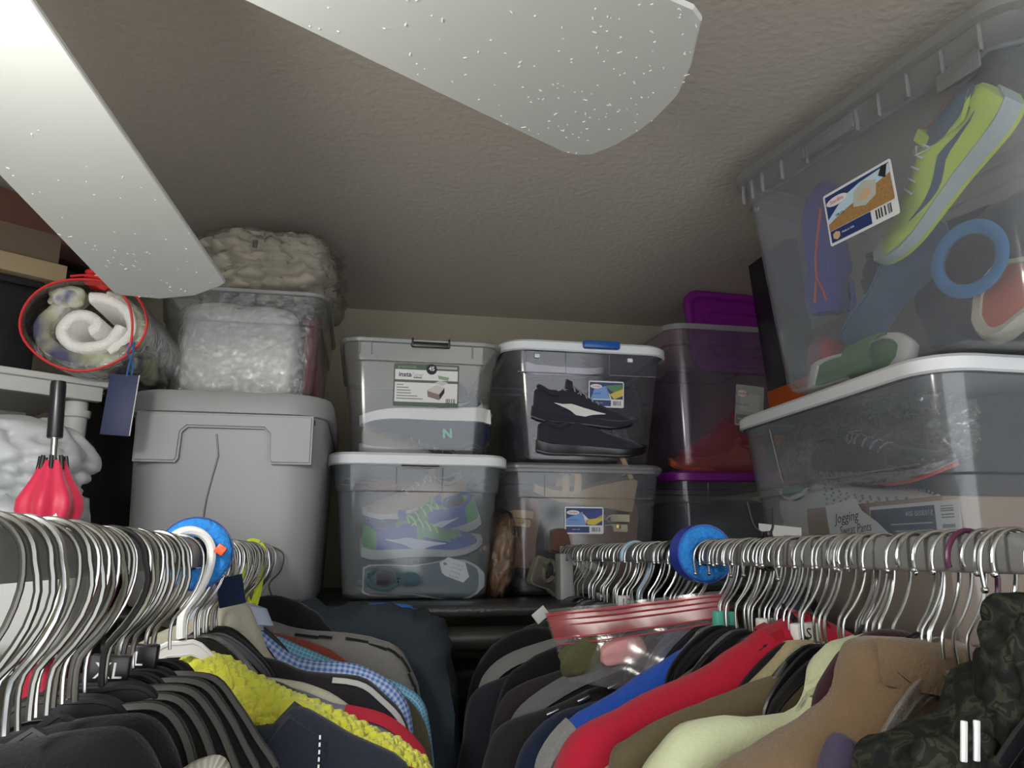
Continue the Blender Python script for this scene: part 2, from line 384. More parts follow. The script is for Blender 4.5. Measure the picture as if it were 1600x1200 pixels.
def hanger(label, x, y, hk='ball', hm=None, bar='slim', bm_=None, yaw=0, tabtxt=None, tabm=None, group=None, prof=None, roll=0, dz=0, cat='hanger'):
    t = thing('clothes_hanger', label, cat, (x, y, RZ + dz), (0, R(roll), R(yaw)), group)
    hook(hk, hm or M_chrome, t)
    bm_ = bm_ or M_blackpl
    if prof:
        bar_mesh(prof).build('shoulder_bar', bm_, t)
    elif bar:
        k = (bar, bm_.name)
        if k not in BARS: o = bar_mesh(bar_profile(bar)).build('shoulder_bar', bm_, t); BARS[k] = o.data
        else: o = bpy.data.objects.new('shoulder_bar', BARS[k]); C.objects.link(o); o.parent = t
    if 'neck' not in BARS:
        o = MB().cbox((0, 0, -.090), (.015, .010, .014), .003).build('neck_block', bm_, t); BARS['neck'] = o.data
    if tabtxt is not None:
        z = prof[0][1] if prof else -.088
        tb = MB().cbox((.004, 0, z + .004), (.027, .014, .022), .002).build('size_tab', tabm or M_blackpl, t)
        if tabtxt: text_obj(tabtxt, .016, frame((.004, -.0074, z + .004), (1, 0, 0), (0, -1, 0)), M_ink if tabm else M_paper, tb)
    return t
rh = random.Random(11)
# left rail, near stretch: the densely packed, wide hooked ones
for i in range(20):
    y = .395 + i * .0190 + rh.uniform(-.003, .003)
    kind = rh.choice(('wide', 'wide', 'ball', 'plain')); hm = M_dull if rh.random() < .72 else M_chrome
    if i == 11: hm = M_blackwire; kind = 'wide'
    near = i < 11
    g = 'hangers packed on the near end of the left rail' if near else 'hangers on the left rail before the blue foam ring'
    lb = ORD[i] + ' wire hooked hanger from the near end of the left rail' if near else ORD[19 - i] + ' wire hooked hanger before the left foam ring, counted towards camera'
    tt = None
    if i == 11: lb = 'black coated hook hanger among the bare wire hooks, left rail'; g = None
    if i == 13: tt = 'XL'; lb = 'hanger on left rail with black size tab reading XL'; g = None
    if i == 17: tt = 'L'; lb = 'hanger on left rail with black size tab reading L'; g = None
    hanger(lb, LX, y, kind, hm, 'stub' if i > 8 else None, yaw=rh.uniform(-14, 14), tabtxt=tt, group=g, roll=rh.uniform(-4, 4), dz=rh.uniform(-.001, .0015) )
# left rail beyond the foam ring
for i in range(21):
    y = .93 + i * .0285 + rh.uniform(-.006, .006)
    hanger(ORD[i] + ' bright wire hooked hanger beyond the blue foam ring, left rail', LX, y, rh.choice(('ball', 'plain', 'wide')), M_chrome, 'slim', yaw=rh.uniform(-16, 16),
           bm_=rh.choice((M_blackpl, M_blackpl, M_clearhanger)), group='hangers on the left rail beyond the foam ring', roll=rh.uniform(-4, 4))
# right rail, near stretch, spaced as in the photograph
NEAR = [(.456, 'long'), (.486, 'ball'), (.494, 'long'), (.514, 'plain'), (.532, 'wide'), (.563, 'ball'), (.569, 'ball'), (.59, 'wide'), (.596, 'ball'), (.651, 'plain'), (.657, 'ball'), (.666, 'plain'), (.674, 'ball'), (.68, 'plain'), (.686, 'wide'), (.70, 'ball'), (.733, 'plain'), (.744, 'ball'), (.753, 'plain')]
for i, (y, k) in enumerate(NEAR):
    lb, hm, g, tt, tm = ORD[i] + ' chrome hanger from the right picture edge on the right rail', M_chrome, 'chrome hangers on the near end of the right rail', None, None
    bmat = rh.choice((M_blackpl, M_clearhanger))
    if i == 4: hm = mat('plum plastic', (.10, .02, .06), .4); lb = 'plum coloured hook hanger in front of the cardboard box, right rail'; g = None
    if i == 8: tt = ''; tm = mat('orange red tab', (.65, .07, .02), .5); lb = 'right rail hanger with small orange red size tab, beside camouflage hood'; g = None
    if i in (5, 6): lb = ('nearer' if i == 5 else 'farther') + ' chrome hanger of the close pair under the shoe box label'; g = 'close pair of hangers under the shoe box label'
    hanger(lb, RX, y, k, hm, 'slim', bmat, yaw=rh.uniform(-12, 12), tabtxt=tt, tabm=tm, group=g, roll=rh.uniform(-3, 3))
for i in range(20):
    y = .775 + i * .0112 + rh.uniform(-.002, .002)
    tt, tm, lb, g = None, None, ORD[19 - i] + ' chrome hanger before the right foam ring, counted towards the camera', 'hangers between the cable tie and the right foam ring'
    if i == 1: tt, tm, lb, g = 'S', M_whitepl, 'hanger with round white size tab marked S on the right rail', None
    if i == 7: tt, tm, lb, g = '14', M_whitepl, 'hanger with white size tab reading 14 above the red jacket', None
    if i == 17: tt, tm, lb, g = '', mat('teal tab', (.10, .50, .38), .5), 'clear hanger with teal size band below the right foam ring', None
    hanger(lb, RX, y, rh.choice(('ball', 'plain', 'long')), M_chrome, 'slim', M_clearhanger if i in (7, 17, 12) else M_blackpl, yaw=rh.uniform(-18, 18), tabtxt=tt, tabm=tm, group=g, roll=rh.uniform(-4, 4))
for i in range(27):
    y = 1.045 + i * .0262 + rh.uniform(-.006, .006)
    tt, tm, lb, g, hm, hk = None, None, ORD[i] + ' wire hooked hanger past the right foam ring, far stretch', 'hangers on the far stretch of the right rail', M_chrome, rh.choice(('ball', 'plain', 'wide'))
    if i == 9: hm = mat('pale blue plastic', (.32, .48, .62), .4); hk = 'white'; lb = 'pale blue plastic hanger standing above the wires, far right rail'; g = None
    if i == 2: hm = M_blackpl; hk = 'white'; lb = 'thick black plastic hook hanger just past the right foam ring'; g = None
    if i == 17: tt, lb, g = 'M', 'hanger on far right rail with black size tab reading M', None
    if i == 12: tt, tm, lb, g = '10', M_whitepl, 'hanger on far right rail with white size tab reading 10', None
    hanger(lb, RX, y, hk, hm, 'slim', M_blackpl if i % 3 else M_clearhanger, yaw=rh.uniform(-24, 24), tabtxt=tt, tabm=tm, group=g, roll=rh.uniform(-5, 5))
# ================================================================ shelf that carries the totes
SH = 1.562
def shelf():
    t = thing('storage_shelf', 'long black shelf with rounded front edge carrying the back row of totes', 'shelf', (.45, 2.0, 0))
    MB().cbox((0, 0, SH - .012), (1.82, .80, .024), .006).build('shelf_board', M_blackpl, t)
    MB().tube([(-.91, -.405, SH - .014), (.91, -.405, SH - .014)], .013, 12).build('front_edge', mat('worn black edge', (.035, .035, .033), .35, bump=.5, bscale=120), t)
    MB().tube([(-.91, -.385, SH - .07), (.91, -.385, SH - .07)], .024, 14).build('lower_bar', mat('dark painted bar', (.030, .030, .026), .38), t)
    for x in (-.88, .88):
        for y in (-.37, .37): MB().tube([(x, y, 0), (x, y, SH - .02)], .016, 10).build('leg', M_blackpl, t)
shelf()
t = thing('gap_darkener', 'black chest added to darken the gap under the long shelf', 'filler', (.38, 2.05, 0))  # invented black block, added so the gap under the shelf goes dark
MB().cbox((0, 0, .66), (1.40, .60, 1.32), .01).build('carcass', M_blackcloth, t); MB().cbox((0, 0, 1.34), (1.44, .64, .04), .008).build('filler_top', M_blackcloth, t)
t = thing('low_cupboard', 'dark low cupboard under the large clear totes on the right', 'cupboard', (1.07, 1.165, 0))
MB().cbox((0, 0, .745), (.46, .76, 1.49), .006).build('carcass', mat('dark cupboard', (.03, .028, .026), .6), t)
MB().cbox((0, 0, 1.497), (.50, .80, .014), .004).build('worktop', mat('dark cupboard top', (.04, .037, .034), .5), t)

# ================================================================ totes
def tote(name, label, x, y, z, w_, d, h, taper, m, rim=None, yaw=0, step=.76, lid=None, lidm=None, notch=.5, ribs=0, group=None, steps=.004, tilt=0, cat='storage tote', r0=.035, lip=.010):
    t = thing(name, label, cat, (x, y, z), (R(tilt), 0, R(yaw)), group)
    rim = rim or M_ridge
    A = lambda q: (w_ / 2 - lip - taper * (1 - q), d / 2 - lip - taper * (1 - q))
    rings = []
    def rg(q, off=0, r=None, zz=None):
        a, b = A(q); return rrect(a + off, b + off, (r or r0) + .012 * q, h * q if zz is None else zz)
    rings += [rg(0, -.016, r0 * .7, 0), rg(.0, -.004, None, .005), rg(.04)]
    for q in (.2, .4, .6, step - .004): rings.append(rg(q))
    for q in (step + .004, .85, .96): rings.append(rg(q, steps))
    inner = [rg(.955, steps - .0025), rg(.85, steps - .0025), rg(step + .004, steps - .0028), rg(step - .006, -.0028), rg(.4, -.0028), rg(.05, -.0028), rg(0, -.02, r0 * .7, .005)]
    MB().loft(rings + inner).build('body', m, t, angle=25)
    a, b = A(1)
    rr = r0 + .012
    MB().loft([rrect(a + steps - .001, b + steps - .001, rr, h * .957), rrect(a + lip, b + lip, rr + .006, h * .957 + .001), rrect(a + lip + .001, b + lip + .001, rr + .006, h - .003), rrect(a + lip - .002, b + lip - .002, rr + .005, h),
               rrect(a + steps - .004, b + steps - .004, rr, h), rrect(a + steps - .004, b + steps - .004, rr, h * .957)], cap0=False, cap1=False, close=True).build('rim', rim, t, angle=30)
    # raised moulding line round the step, dropping at a notch in the middle of the front
    aq, bq = A(step); yy = -(bq + steps + .0015)
    if notch:
        n2 = notch / 2 * w_; at = A(.93)
        yt = -(at[1] + steps + .0015)
        for s in (-1, 1):
            MB().tube([(s * (aq - .02), yy, h * step), (s * n2, yy, h * step), (s * n2, yt, h * .93)], .0012, 5).build('moulded_line', M_ridge, t)
    if ribs:
        for i in range(ribs):
            for s in (-1, 1):
                xx = s * (w_ / 2 - .045 - .028 * i); q = .9
                MB().cbox((xx, -(A(q)[1] + steps + .003), h * .905), (.0025, .007, h * .11), .0008).build('rib', M_ridge, t)
    if lid:
        lm = lidm or M_lidwhite; lz = h
        a2, b2 = w_ / 2 + .006, d / 2 + .006; rr2_ = rr + .012
        lo = lz - (.018 if lid != 'clear' else .006)
        l = MB().loft([rrect(a2 - .004, b2 - .004, rr2_, lo), rrect(a2, b2, rr2_, lo + .003), rrect(a2, b2, rr2_, lz + .003), rrect(a2 - .006, b2 - .006, rr2_, lz + .009), rrect(a2 - .022, b2 - .022, rr2_, lz + .009),
                   rrect(a2 - .03, b2 - .03, rr2_, lz + .003), rrect(a2 - .035, b2 - .035, rr2_, lz + .0028)], cap0=False).build('lid', lm, t, angle=35)
        if lid == 'clips':
            for s in (-1, 1): MB().cbox((s * .0, -(b2 + .003), lo - .002), (w_ * .22, .006, .007), .002).build('lid_catch', lm, l)
    return t
def face(t_, w_, d, h, taper, x, q, lip=.010):
    """matrix on the sloping front face of a tote, q = height fraction"""
    th = math.atan2(taper, h); y = -(d / 2 - lip - taper * (1 - q)) - (.0045 if q > .76 else .0012)
    return frame((x, y, h * q), (1, 0, 0), (0, -math.cos(th), -math.sin(th)))
def barcode(M, w_, h, parent, m=None):
    mb = MB(); rr = random.Random(5); x = -w_ / 2
    while x < w_ / 2 - .0008:
        bw = rr.choice((.0006, .001, .0016)) * (w_ / .02); bw = min(bw, w_ / 2 - x)
        mb.box(M @ Vector((x + bw / 2, 0, .0002)), (bw, h, .0002), M.to_3x3()); x += bw * rr.choice((1.5, 2, 2.6))
    return mb.build('barcode', m or M_ink, parent, smooth=False)
def T(x, y, z=.0006): return Matrix.Translation((x, y, z))
def maker_sticker(t, M, w_, h_, kind, roll=0):
    """white bordered maker's sticker: logo oval, coloured picture, navy foot, barcode"""
    M = M @ Matrix.Rotation(R(roll), 4, 'Z')
    s = poly(rr2(w_, h_, .004), M, M_paper if kind != 'faded' else M_greycard, t, 'label_sticker', .0005)
    iw, ih = w_ * .94, h_ * .90
    P = lambda pts: [(-iw / 2 + a * iw, -ih / 2 + b * ih) for a, b in pts]
    N = M @ T(0, 0)
    poly(P([(0, .3), (1, .3), (1, 1), (0, 1)]), N, {'faded': M_greycard}.get(kind, M_navyink), s)
    poly(P([(0, 0), (.64, 0), (.64, .25), (0, .25)]), N, M_navyink if kind != 'faded' else M_greyink, s)
    N2 = M @ T(0, 0, .0010)
    if kind == 'green':
        poly(P([(.04, .3), (.14, .72), (.5, .86), (.62, .3)]), N2, mat('mid blue print', (.16, .30, .62), .5), s); poly(P([(.45, .86), (.96, .94), (1, .74), (.72, .58)]), N2, M_greenink, s); poly(P([(.6, .5), (.78, .62), (1, .74), (1, .45), (.74, .31)]), N2, M_yellowink, s); poly(P([(.5, .7), (.6, .5), (.66, .3), (.55, .3)]), N2, M_paper, s)
    elif kind == 'blue':
        poly(P([(0, .3), (0, .56), (.45, .86), (.55, .3)]), N2, mat('mid blue print', (.16, .30, .62), .5), s); poly(P([(.5, .78), (1, .96), (1, .62), (.66, .55)]), N2, mat('deep blue print', (.035, .055, .24), .5), s); poly(P([(.52, .45), (.66, .60), (.8, .58), (1, .74), (1, .5), (.8, .32), (.6, .33)]), N2, M_yellowink, s); poly(P([(.46, .78), (.52, .45), (.52, .34), (.62, .55)]), N2, M_paper, s)
    elif kind == 'straw':
        poly(P([(0, .3), (.35, .3), (1, .62), (1, .98), (.55, .92), (.3, .82), (0, .5)]), N2, M_palesky, s)
        poly(P([(0, .26), (1, .26), (1, .80), (.6, .66), (.32, .56), (.1, .46), (0, .40)]), M @ T(0, 0, .0012), M_brownink, s)
        poly(P([(.42, .50), (.60, .42), (.76, .52), (.80, .80), (.62, .92), (.45, .78)]), M @ T(0, 0, .0015), mat('print of clear tote', (.48, .50, .44), .5), s)
        poly(P([(.50, .58), (.60, .53), (.70, .60), (.70, .72), (.58, .74)]), M @ T(0, 0, .0018), mat('peach print', (.62, .42, .26), .5), s)
        poly(P([(.84, .84), (.93, .74), (.98, .98), (.9, 1)]), M @ T(0, 0, .0018), M_ink, s)
        poly(P([(.04, .08), (.10, .03), (.15, .08), (.15, .17), (.09, .21), (.04, .17)]), M @ T(0, 0, .0012), mat('peach print', (.62, .42, .26), .5), s)
    else:
        poly(P([(.1, .35), (.85, .33), (.9, .8), (.15, .85)]), N2, mat('pale grey print', (.46, .50, .47), .5), s)
    ow = w_ * .33; oh = h_ * .17
    poly([(-iw * .31 + ow / 2 * math.cos(a) , ih * .32 + oh / 2 * math.sin(a)) for a in [k * PI / 8 for k in range(16)]], M @ T(0, 0, .0020), M_paper, s, 'logo_oval')
    text_obj('Sterilite', oh * .62, M @ T(-iw * .31, ih * .32, .0026), M_redink, s)
    text_obj('66 Qt / 62 L' if kind != 'straw' else '106 Qt', h_ * .07, M @ T(-iw * .30, ih * .02, .0026), M_navyink, s)
    text_obj('Made in USA', h_ * .055, M @ T(-iw * .22, -ih * .37, .0014), M_paper, s)
    barcode(M @ T(iw * .33, -ih * .37, .0008), iw * .24, ih * .19, s)
# ---- left, lower: white lidded tote of running shoes
tLL = tote('storage_tote', 'clear tote with white lid holding blue and green running shoes', .12, 1.965, SH, .386, .57, .303, .028, M_clear_haze, lid='clips', notch=.26, r0=.03)
# ---- left, upper
tUL = tote('storage_tote', 'open clear tote with green and white label, stacked above the running shoes', .122, 1.985, 1.881, .378, .54, .262, .028, M_clear, notch=0, ribs=2, r0=.03, step=.80)
# ---- middle
tLM = tote('storage_tote', 'clear tote of tan sandals on the shelf, blue and yellow label', .525, 2.06, SH, .404, .56, .300, .022, M_clear, notch=.5, lid='clear', lidm=M_ridge, r0=.03)
tUM = tote('storage_tote', 'smoky clear tote of dark shoes with white lid rim and blue latch', .537, 2.06, 1.873, .430, .56, .293, .034, M_clear_smoke, notch=.26, lid='rim', lidm=M_lidwhite, r0=.045)
MB().cbox((.03, -.289, .293), (.094, .022, .020), .005).build('latch', M_bluepl, tUM)
for sx in (-.13, .11): MB().cbox((sx, -.272, .262), (.014, .008, .010), .002).build('lid_catch', M_lidwhite, tUM)
# ---- right of middle
tLR = tote('storage_tote', 'dark filled clear tote under purple lid, behind the blue foam ring', 1.0, 2.17, SH, .400, .52, .303, .025, M_clear, notch=.5, lid='rim', lidm=M_purple, r0=.03)
tUR = tote('storage_tote', 'violet tinted open tote with red trainers, standing on purple lid', 1.0, 2.17, 1.878, .395, .50, .410, .030, M_clear_purple, notch=0, ribs=1, step=.86, r0=.045)
def purple_lid():
    t = thing('tote_lid', 'loose purple lid standing tilted inside the violet tinted tote', 'tote lid', (1.10, 2.03, 2.292), (R(80), 0, R(3)))
    MB().loft([rrect(.19, .125, .04, 0), rrect(.195, .13, .045, .004), rrect(.195, .13, .045, .02), rrect(.185, .12, .04, .024), rrect(.175, .11, .035, .022), rrect(.168, .103, .03, .010), rrect(.16, .095, .03, .009)]).build('lid_panel', M_purple, t, angle=30)
    MB().loft([rrect(.14, .075, .03, .009), rrect(.138, .073, .03, .013), rrect(.13, .065, .025, .013), rrect(.128, .063, .025, .009)], cap0=False, cap1=False).build('raised_border', M_purple, t)
purple_lid()
# ---- right stack
tRL = tote('storage_tote', 'large clear tote with white lid, note reading Jogging Sweat Pants on its side', 1.015, 1.255, 1.506, .63, .43, .432, .035, M_clear_haze, yaw=-90, notch=.0, lid='rim', step=.62, r0=.05)
for pts in ([(-.16, -.2105, .40), (-.135, -.207, .30), (-.13, -.206, .288), (-.12, -.2055, .284), (.25, -.2055, .284)], [(-.27, -.205, .268), (-.19, -.2052, .268)]):
    MB().tube(pts, .0014, 5).build('moulded_line', M_ridge, tRL)
tRU = tote('storage_tote', 'tall open clear tote of coloured shoes nearest the camera, top right', .964, 1.072, 1.952, .62, .43, .446, .038, M_clear_haze, yaw=-79.8, notch=0, step=.86, r0=.045, lip=.016)
for i, xx in enumerate((-.262, -.235, -.205, -.15, -.085, .03, .075, .13, .19, .25)):
    MB().cbox((xx, -.2045, .402), (.0028, .008, .040), .0008).build('rib', M_ridge, tRU)
MB().cbox((-.035, -.205, .404), (.12, .010, .028), .004).build('handle_recess', M_ridge, tRU)
MB().cbox((.21, -.2025, .375), (.07, .005, .03), .003).build('handle_recess', M_ridge, tRU)
MB().tube([(-.217 + .0045 * math.cos(a), -.2115, .352 + .0045 * math.sin(a)) for a in [k * PI / 6 for k in range(12)]], .0012, 5, closed=True).build('lid_hole', M_ridge, tRU)
maker_sticker(tLM, face(None, .404, .56, .300, .022, -.003, .585), .096, .064, 'blue')
maker_sticker(tUM, face(None, .430, .56, .293, .034, .050, .60), .092, .066, 'green')
maker_sticker(tUR, face(None, .395, .50, .410, .030, .05, .45), .085, .115, 'faded', -4)
maker_sticker(tRU, face(None, .60, .43, .432, .038, .0, .62, .016), .145, .092, 'straw')
def insta():
    M = face(None, .378, .54, .262, .028, .011, .60); w_, h_ = .150, .098
    s = poly(rr2(w_, h_, .003), M, mat('olive green print', (.055, .085, .05), .5), tUL, 'label_sticker', .0005)
    P = lambda x0, y0, x1, y1: [(-w_ / 2 + x0 * w_, -h_ / 2 + y0 * h_), (-w_ / 2 + x1 * w_, -h_ / 2 + y0 * h_), (-w_ / 2 + x1 * w_, -h_ / 2 + y1 * h_), (-w_ / 2 + x0 * w_, -h_ / 2 + y1 * h_)]
    N = M @ T(0, 0)
    poly(P(.02, .62, .98, .86), N, M_paper, s); poly(P(.02, .10, .98, .56), N, M_paper, s); poly(P(.60, .90, .97, .96), N, M_greycard, s)
    poly(P(.30, .66, .43, .69), M @ T(0, 0, .001), M_greenink, s)
    text_obj('greenmade', .0095, M @ T(-w_ * .30, h_ * .425, .001), mat('sage print', (.22, .32, .20), .5), s)
    text_obj('insta', .0155, M @ T(-w_ * .33, h_ * .24, .0012), M_ink, s, bold=.0003); text_obj('View', .0155, M @ T(-w_ * .155, h_ * .24, .0012), mat('pale grey print 2', (.42, .42, .43), .5), s)
    poly([(w_ * .075 + .0125 * math.cos(k * PI / 8), h_ * .385 + .0125 * math.sin(k * PI / 8)) for k in range(16)], M @ T(0, 0, .0012), M_ink, s, 'round_badge')
    text_obj('45', .0135, M @ T(w_ * .075, h_ * .395, .0018), M_paper, s, bold=.0003)
    for i, n in enumerate((.10, .18, .21, .22, .32, .40)): poly(P(.05, .49 - i * .065, .05 + n, .512 - i * .065), M @ T(0, 0, .001), M_greyink, s)
    tp = mat('print of brown tote', (.22, .13, .12), .5); tl = mat('print of tote lid', (.55, .50, .48), .5)
    poly([(.002, -.012), (.030, -.020), (.030, -.033), (.004, -.026)], M @ T(0, 0, .0014), tp, s); poly([(0, -.011), (.024, .002), (.042, -.004), (.030, -.020)], M @ T(0, 0, .0016), tl, s)
    poly([(.030, -.020), (.042, -.004), (.042, -.016), (.031, -.033)], M @ T(0, 0, .0016), M_ink, s)
    poly([(.018, .006), (.030, .012), (.050, .008), (.038, .0)], M @ T(0, 0, .0016), tl, s); poly([(.026, .024), (.052, .020), (.05, .012), (.028, .016)], M @ T(0, 0, .0016), mat('sage print', (.22, .32, .20), .5), s)
    barcode(M @ T(w_ * .38, -h_ * .36, .001), .022, .012, s)
    MB().cbox((.018, -.268, .249), (.090, .010, .013), .003).build('handle_grip', M_blackpl, tUL)
    for s_ in (-1, 1): MB().cbox((.018 + s_ * .042, -.270, .254), (.004, .008, .02), .001).build('handle_hinge', M_blackpl, tUL)
insta()
# thin note sheets on the right stack
def note():
    o = thing('paper_note', 'white handwritten note reading Jogging Sweat Pants inside the large right tote', 'note', (.8335, 1.205, 1.714), (0, 0, R(-90)))
    Mn = frame((0, 0, 0), (1, 0, .06), (0, -1, -.08)) @ Matrix.Diagonal((1.15, 1.15, 1, 1))
    poly([(-.072, -.055), (.060, -.060), (.050, -.040), (.068, -.022), (.050, -.006), (.020, .014), (.010, .034), (-.068, .030)], Mn, M_paper, o, 'paper_sheet', .0005)
    text_obj('Jogging', .021, Mn @ Matrix.Translation((-.020, .008, .0012)), M_ink, o, slant=.35)
    text_obj('Sweat Pants', .019, Mn @ Matrix.Translation((-.004, -.011, .0012)), M_ink, o, slant=.35, squash=.85)
note()
def shoe_box():
    o = thing('shoe_box', 'brown cardboard shoe box with navy and white label inside the large right tote', 'box', (.955, 1.20, 1.530), (0, 0, R(-90)))
    MB().cbox((0, 0, .105), (.36, .20, .21), .003).build('carton', M_cardboard, o)
    MB().cbox((0, 0, .19), (.366, .206, .05), .003).build('box_lid', M_cardboard, o)
    M = frame((.115, -.1045, .165), (1, 0, 0), (0, -1, 0))
    s = poly(rr2(.205, .085, .003), M, M_paper, o, 'label_sticker')
    poly([(-.10, -.04), (.052, -.04), (.052, .037), (-.10, .037)], M @ T(0, 0), mat('slate navy print', (.045, .065, .11), .5), s)
    MF = Matrix.Diagonal((-1, 1, 1, 1))
    text_obj('5103050 004', .0115, M @ T(.018, .026, .0014) @ MF, mat('pale print', (.45, .5, .55), .5), s); text_obj('10', .026, M @ T(.02, -.028, .0014) @ MF, M_paper, s, bold=.0006)
    for i in range(3): poly([(-.05 + .01 * i, .010 - i * .011), (.045, .010 - i * .011), (.045, .012 - i * .011), (-.05 + .01 * i, .012 - i * .011)], M @ T(0, 0, .0012), mat('pale print', (.45, .5, .55), .5), s)
    barcode(M @ T(.078, 0, .0010) @ Matrix.Rotation(PI / 2, 4, 'Z'), .07, .026, s, M_greyink)
shoe_box()
# grey stackable tub on the left
def grey_tub():
    x, y, w_, d, h = -.257, 1.80, .378, .60, .378
    t = thing('plastic_tub', 'opaque grey plastic tub with grey lid and moulded front panel', 'storage tub', (x, y, SH))
    rings = []
    for q, o_ in ((0, -.03), (.01, -.016), (.05, -.010), (.5, -.004), (.86, 0), (.94, .002), (.97, .002)):
        rings.append(rrect(w_ / 2 - .010 + o_, d / 2 - .010 + o_, .075, h * q, 8))
    MB().loft(rings).build('body', M_greytub, t, angle=50)
    # raised panel: shoulders at both sides, bridge along the top
    yy = -(d / 2 - .010) - .001
    pan = [(-.158, .355), (-.158, .262), (-.085, .262), (-.080, .27), (-.078, .318), (-.068, .328), (.068, .328), (.078, .318), (.080, .27), (.085, .262), (.158, .262), (.158, .355)]
    def solid(pts, y0, y1, nm, m, ch=.004):
        bm = bmesh.new(); vs = [bm.verts.new((p[0], y0, p[1])) for p in pts]; f = bm.faces.new(vs)
        r_ = bmesh.ops.extrude_face_region(bm, geom=[f]); ev = [e for e in r_['geom'] if isinstance(e, bmesh.types.BMVert)]
        for v in ev: v.co.y = y1
        bmesh.ops.bevel(bm, geom=[e for e in bm.edges if abs(e.verts[0].co.y - y1) < 1e-6 and abs(e.verts[1].co.y - y1) < 1e-6], offset=ch, segments=3, affect='EDGES')
        bmesh.ops.recalc_face_normals(bm, faces=bm.faces); me = bpy.data.meshes.new(nm); bm.to_mesh(me); bm.free(); me.materials.append(m)
        me.polygons.foreach_set('use_smooth', [True] * len(me.polygons)); me.set_sharp_from_angle(angle=R(60))
        o = bpy.data.objects.new(nm, me); C.objects.link(o); o.parent = t; return o
    solid(pan, yy + .012, yy - .014, 'raised_panel', M_greytub)
    a, b = w_ / 2, d / 2
    lz = h
    MB().loft([rrect(a - .006, b - .006, .082, lz - .022, 8), rrect(a, b, .085, lz - .020, 8), rrect(a + .003, b + .003, .086, lz + .010, 8), rrect(a - .002, b - .002, .084, lz + .020, 8), rrect(a - .02, b - .02, .07, lz + .021, 8), rrect(a - .03, b - .03, .06, lz + .012, 8)], cap0=False).build('lid', M_greylid, t, angle=40)
    MB().cbox((a - .035, -(b - .035), lz - .03), (.012, .012, .014), .003).build('lid_catch', M_blackpl, t)
    return t
grey_tub()
# clear box on the tub with film wrapped contents
tCB = tote('storage_tote', 'open clear tote of film wrapped white bedding on the grey tub', -.262, 1.84, 1.964, .350, .47, .240, .022, M_clear_crinkle, notch=0, r0=.025, step=.70)
def lumpy(name, dims, seed, freq, amp, m, parent=None, sub=4, sq=2.6, fold=0.0, label=None, cat=None, loc=(0, 0, 0), rot=(0, 0, 0), ridge=0.0, flatb=None):
    """rumpled soft solid: a rounded block displaced by folds"""
    bm = bmesh.new(); bmesh.ops.create_icosphere(bm, subdivisions=sub, radius=1)
    for v in bm.verts:
        p = v.co.normalized(); k = (abs(p.x) ** sq + abs(p.y) ** sq + abs(p.z) ** sq) ** (-1 / sq); q = p * k
        n = noise.noise(q * freq + Vector((seed, 0, 0))) * amp
        if ridge: n -= ridge * (1 - abs(noise.noise(q * freq * 1.7 + Vector((0, seed, 0))))) ** 6
        if fold: n += fold * math.sin(q.z * 9 + 3 * noise.noise(q * 1.5 + Vector((0, 0, seed))))
        q = q * (1 + n)
        if flatb is not None: q.z = max(q.z, flatb)
        v.co = Vector((q.x * dims[0], q.y * dims[1], q.z * dims[2]))
    me = bpy.data.meshes.new(name); bm.to_mesh(me); bm.free(); me.materials.append(m); me.polygons.foreach_set('use_smooth', [True] * len(me.polygons))
    o = bpy.data.objects.new(name, me); C.objects.link(o); o.parent = parent; o.location = loc; o.rotation_euler = rot
    if label: tag(o, label, cat)
    return o
M_whitecloth = mat('white bedding', (.62, .61, .57), .95, bump=.5, bscale=60, sheen=.2)
lumpy('folded_bedding', (.125, .195, .110), 3, 2.0, .05, M_whitecloth, loc=(-.275, 1.84, 2.082), sq=7, label='white folded bedding inside the clear tote on grey tub', cat='bedding', sub=5)
lumpy('cling_wrap', (.136, .206, .114), 9, 4.0, .03, M_film, loc=(-.272, 1.84, 2.085), sq=7, label='crinkled clear film wrapped around the white bedding in its tote', cat='plastic wrap', sub=5, ridge=.05)
lumpy('folded_cloth', (.016, .18, .1), 5, 3.0, .08, fab('dark red cloth', (.14, .03, .04)), loc=(-.124, 1.84, 2.078), sq=5, label='dark red folded cloth standing beside white bedding in clear tote', cat='cloth')
M_beige = mat('beige bedding', (.40, .36, .28), .95, bump=.5, bscale=50, var=.12, vscale=14, sheen=.2)
lumpy('folded_comforter', (.158, .215, .082), 12, 2.0, .10, M_beige, loc=(-.235, 1.83, 2.286), sq=3.4, label='beige comforter folded inside the clear bag under the ceiling', cat='bedding', sub=5, ridge=.12, fold=.035)
lumpy('bedding_bag', (.174, .232, .088), 14, 3, .07, M_filmfine, loc=(-.232, 1.83, 2.290), sq=3.2, label='crinkled clear plastic bag around beige comforter, touching the ceiling', cat='bag', sub=5, ridge=.12)
o = MB().cbox((0, 0, 0), (.010, .004, .016), .001).build('care_tag', mat('dark tag', (.08, .07, .06), .8)); o.parent = bpy.data.objects['folded_comforter']; o.location = (-.012, -.222, .018)
# dark carrier bag on the uppermost right tote
lumpy('carrier_bag', (.12, .14, .030), 22, 3, .2, mat('dark bag film', (.05, .045, .04), .3), loc=(1.03, .86, 2.395), sq=2.5, label='crumpled dark bag lying on top of the tall right tote', cat='bag', ridge=.2)
# black and orange box beside the stacks
t = thing('shoe_box', 'narrow black box with orange foot standing behind the tall right tote', 'box', (1.085, 1.655, 1.94), (0, R(-5), R(0)))
MB().cbox((0, .1, .345), (.030, .2, .40), .002).build('carton', M_blackpl, t); MB().cbox((0, .1, .073), (.034, .204, .146), .002).build('orange_base', mat('orange card', (.62, .12, .015), .6), t)
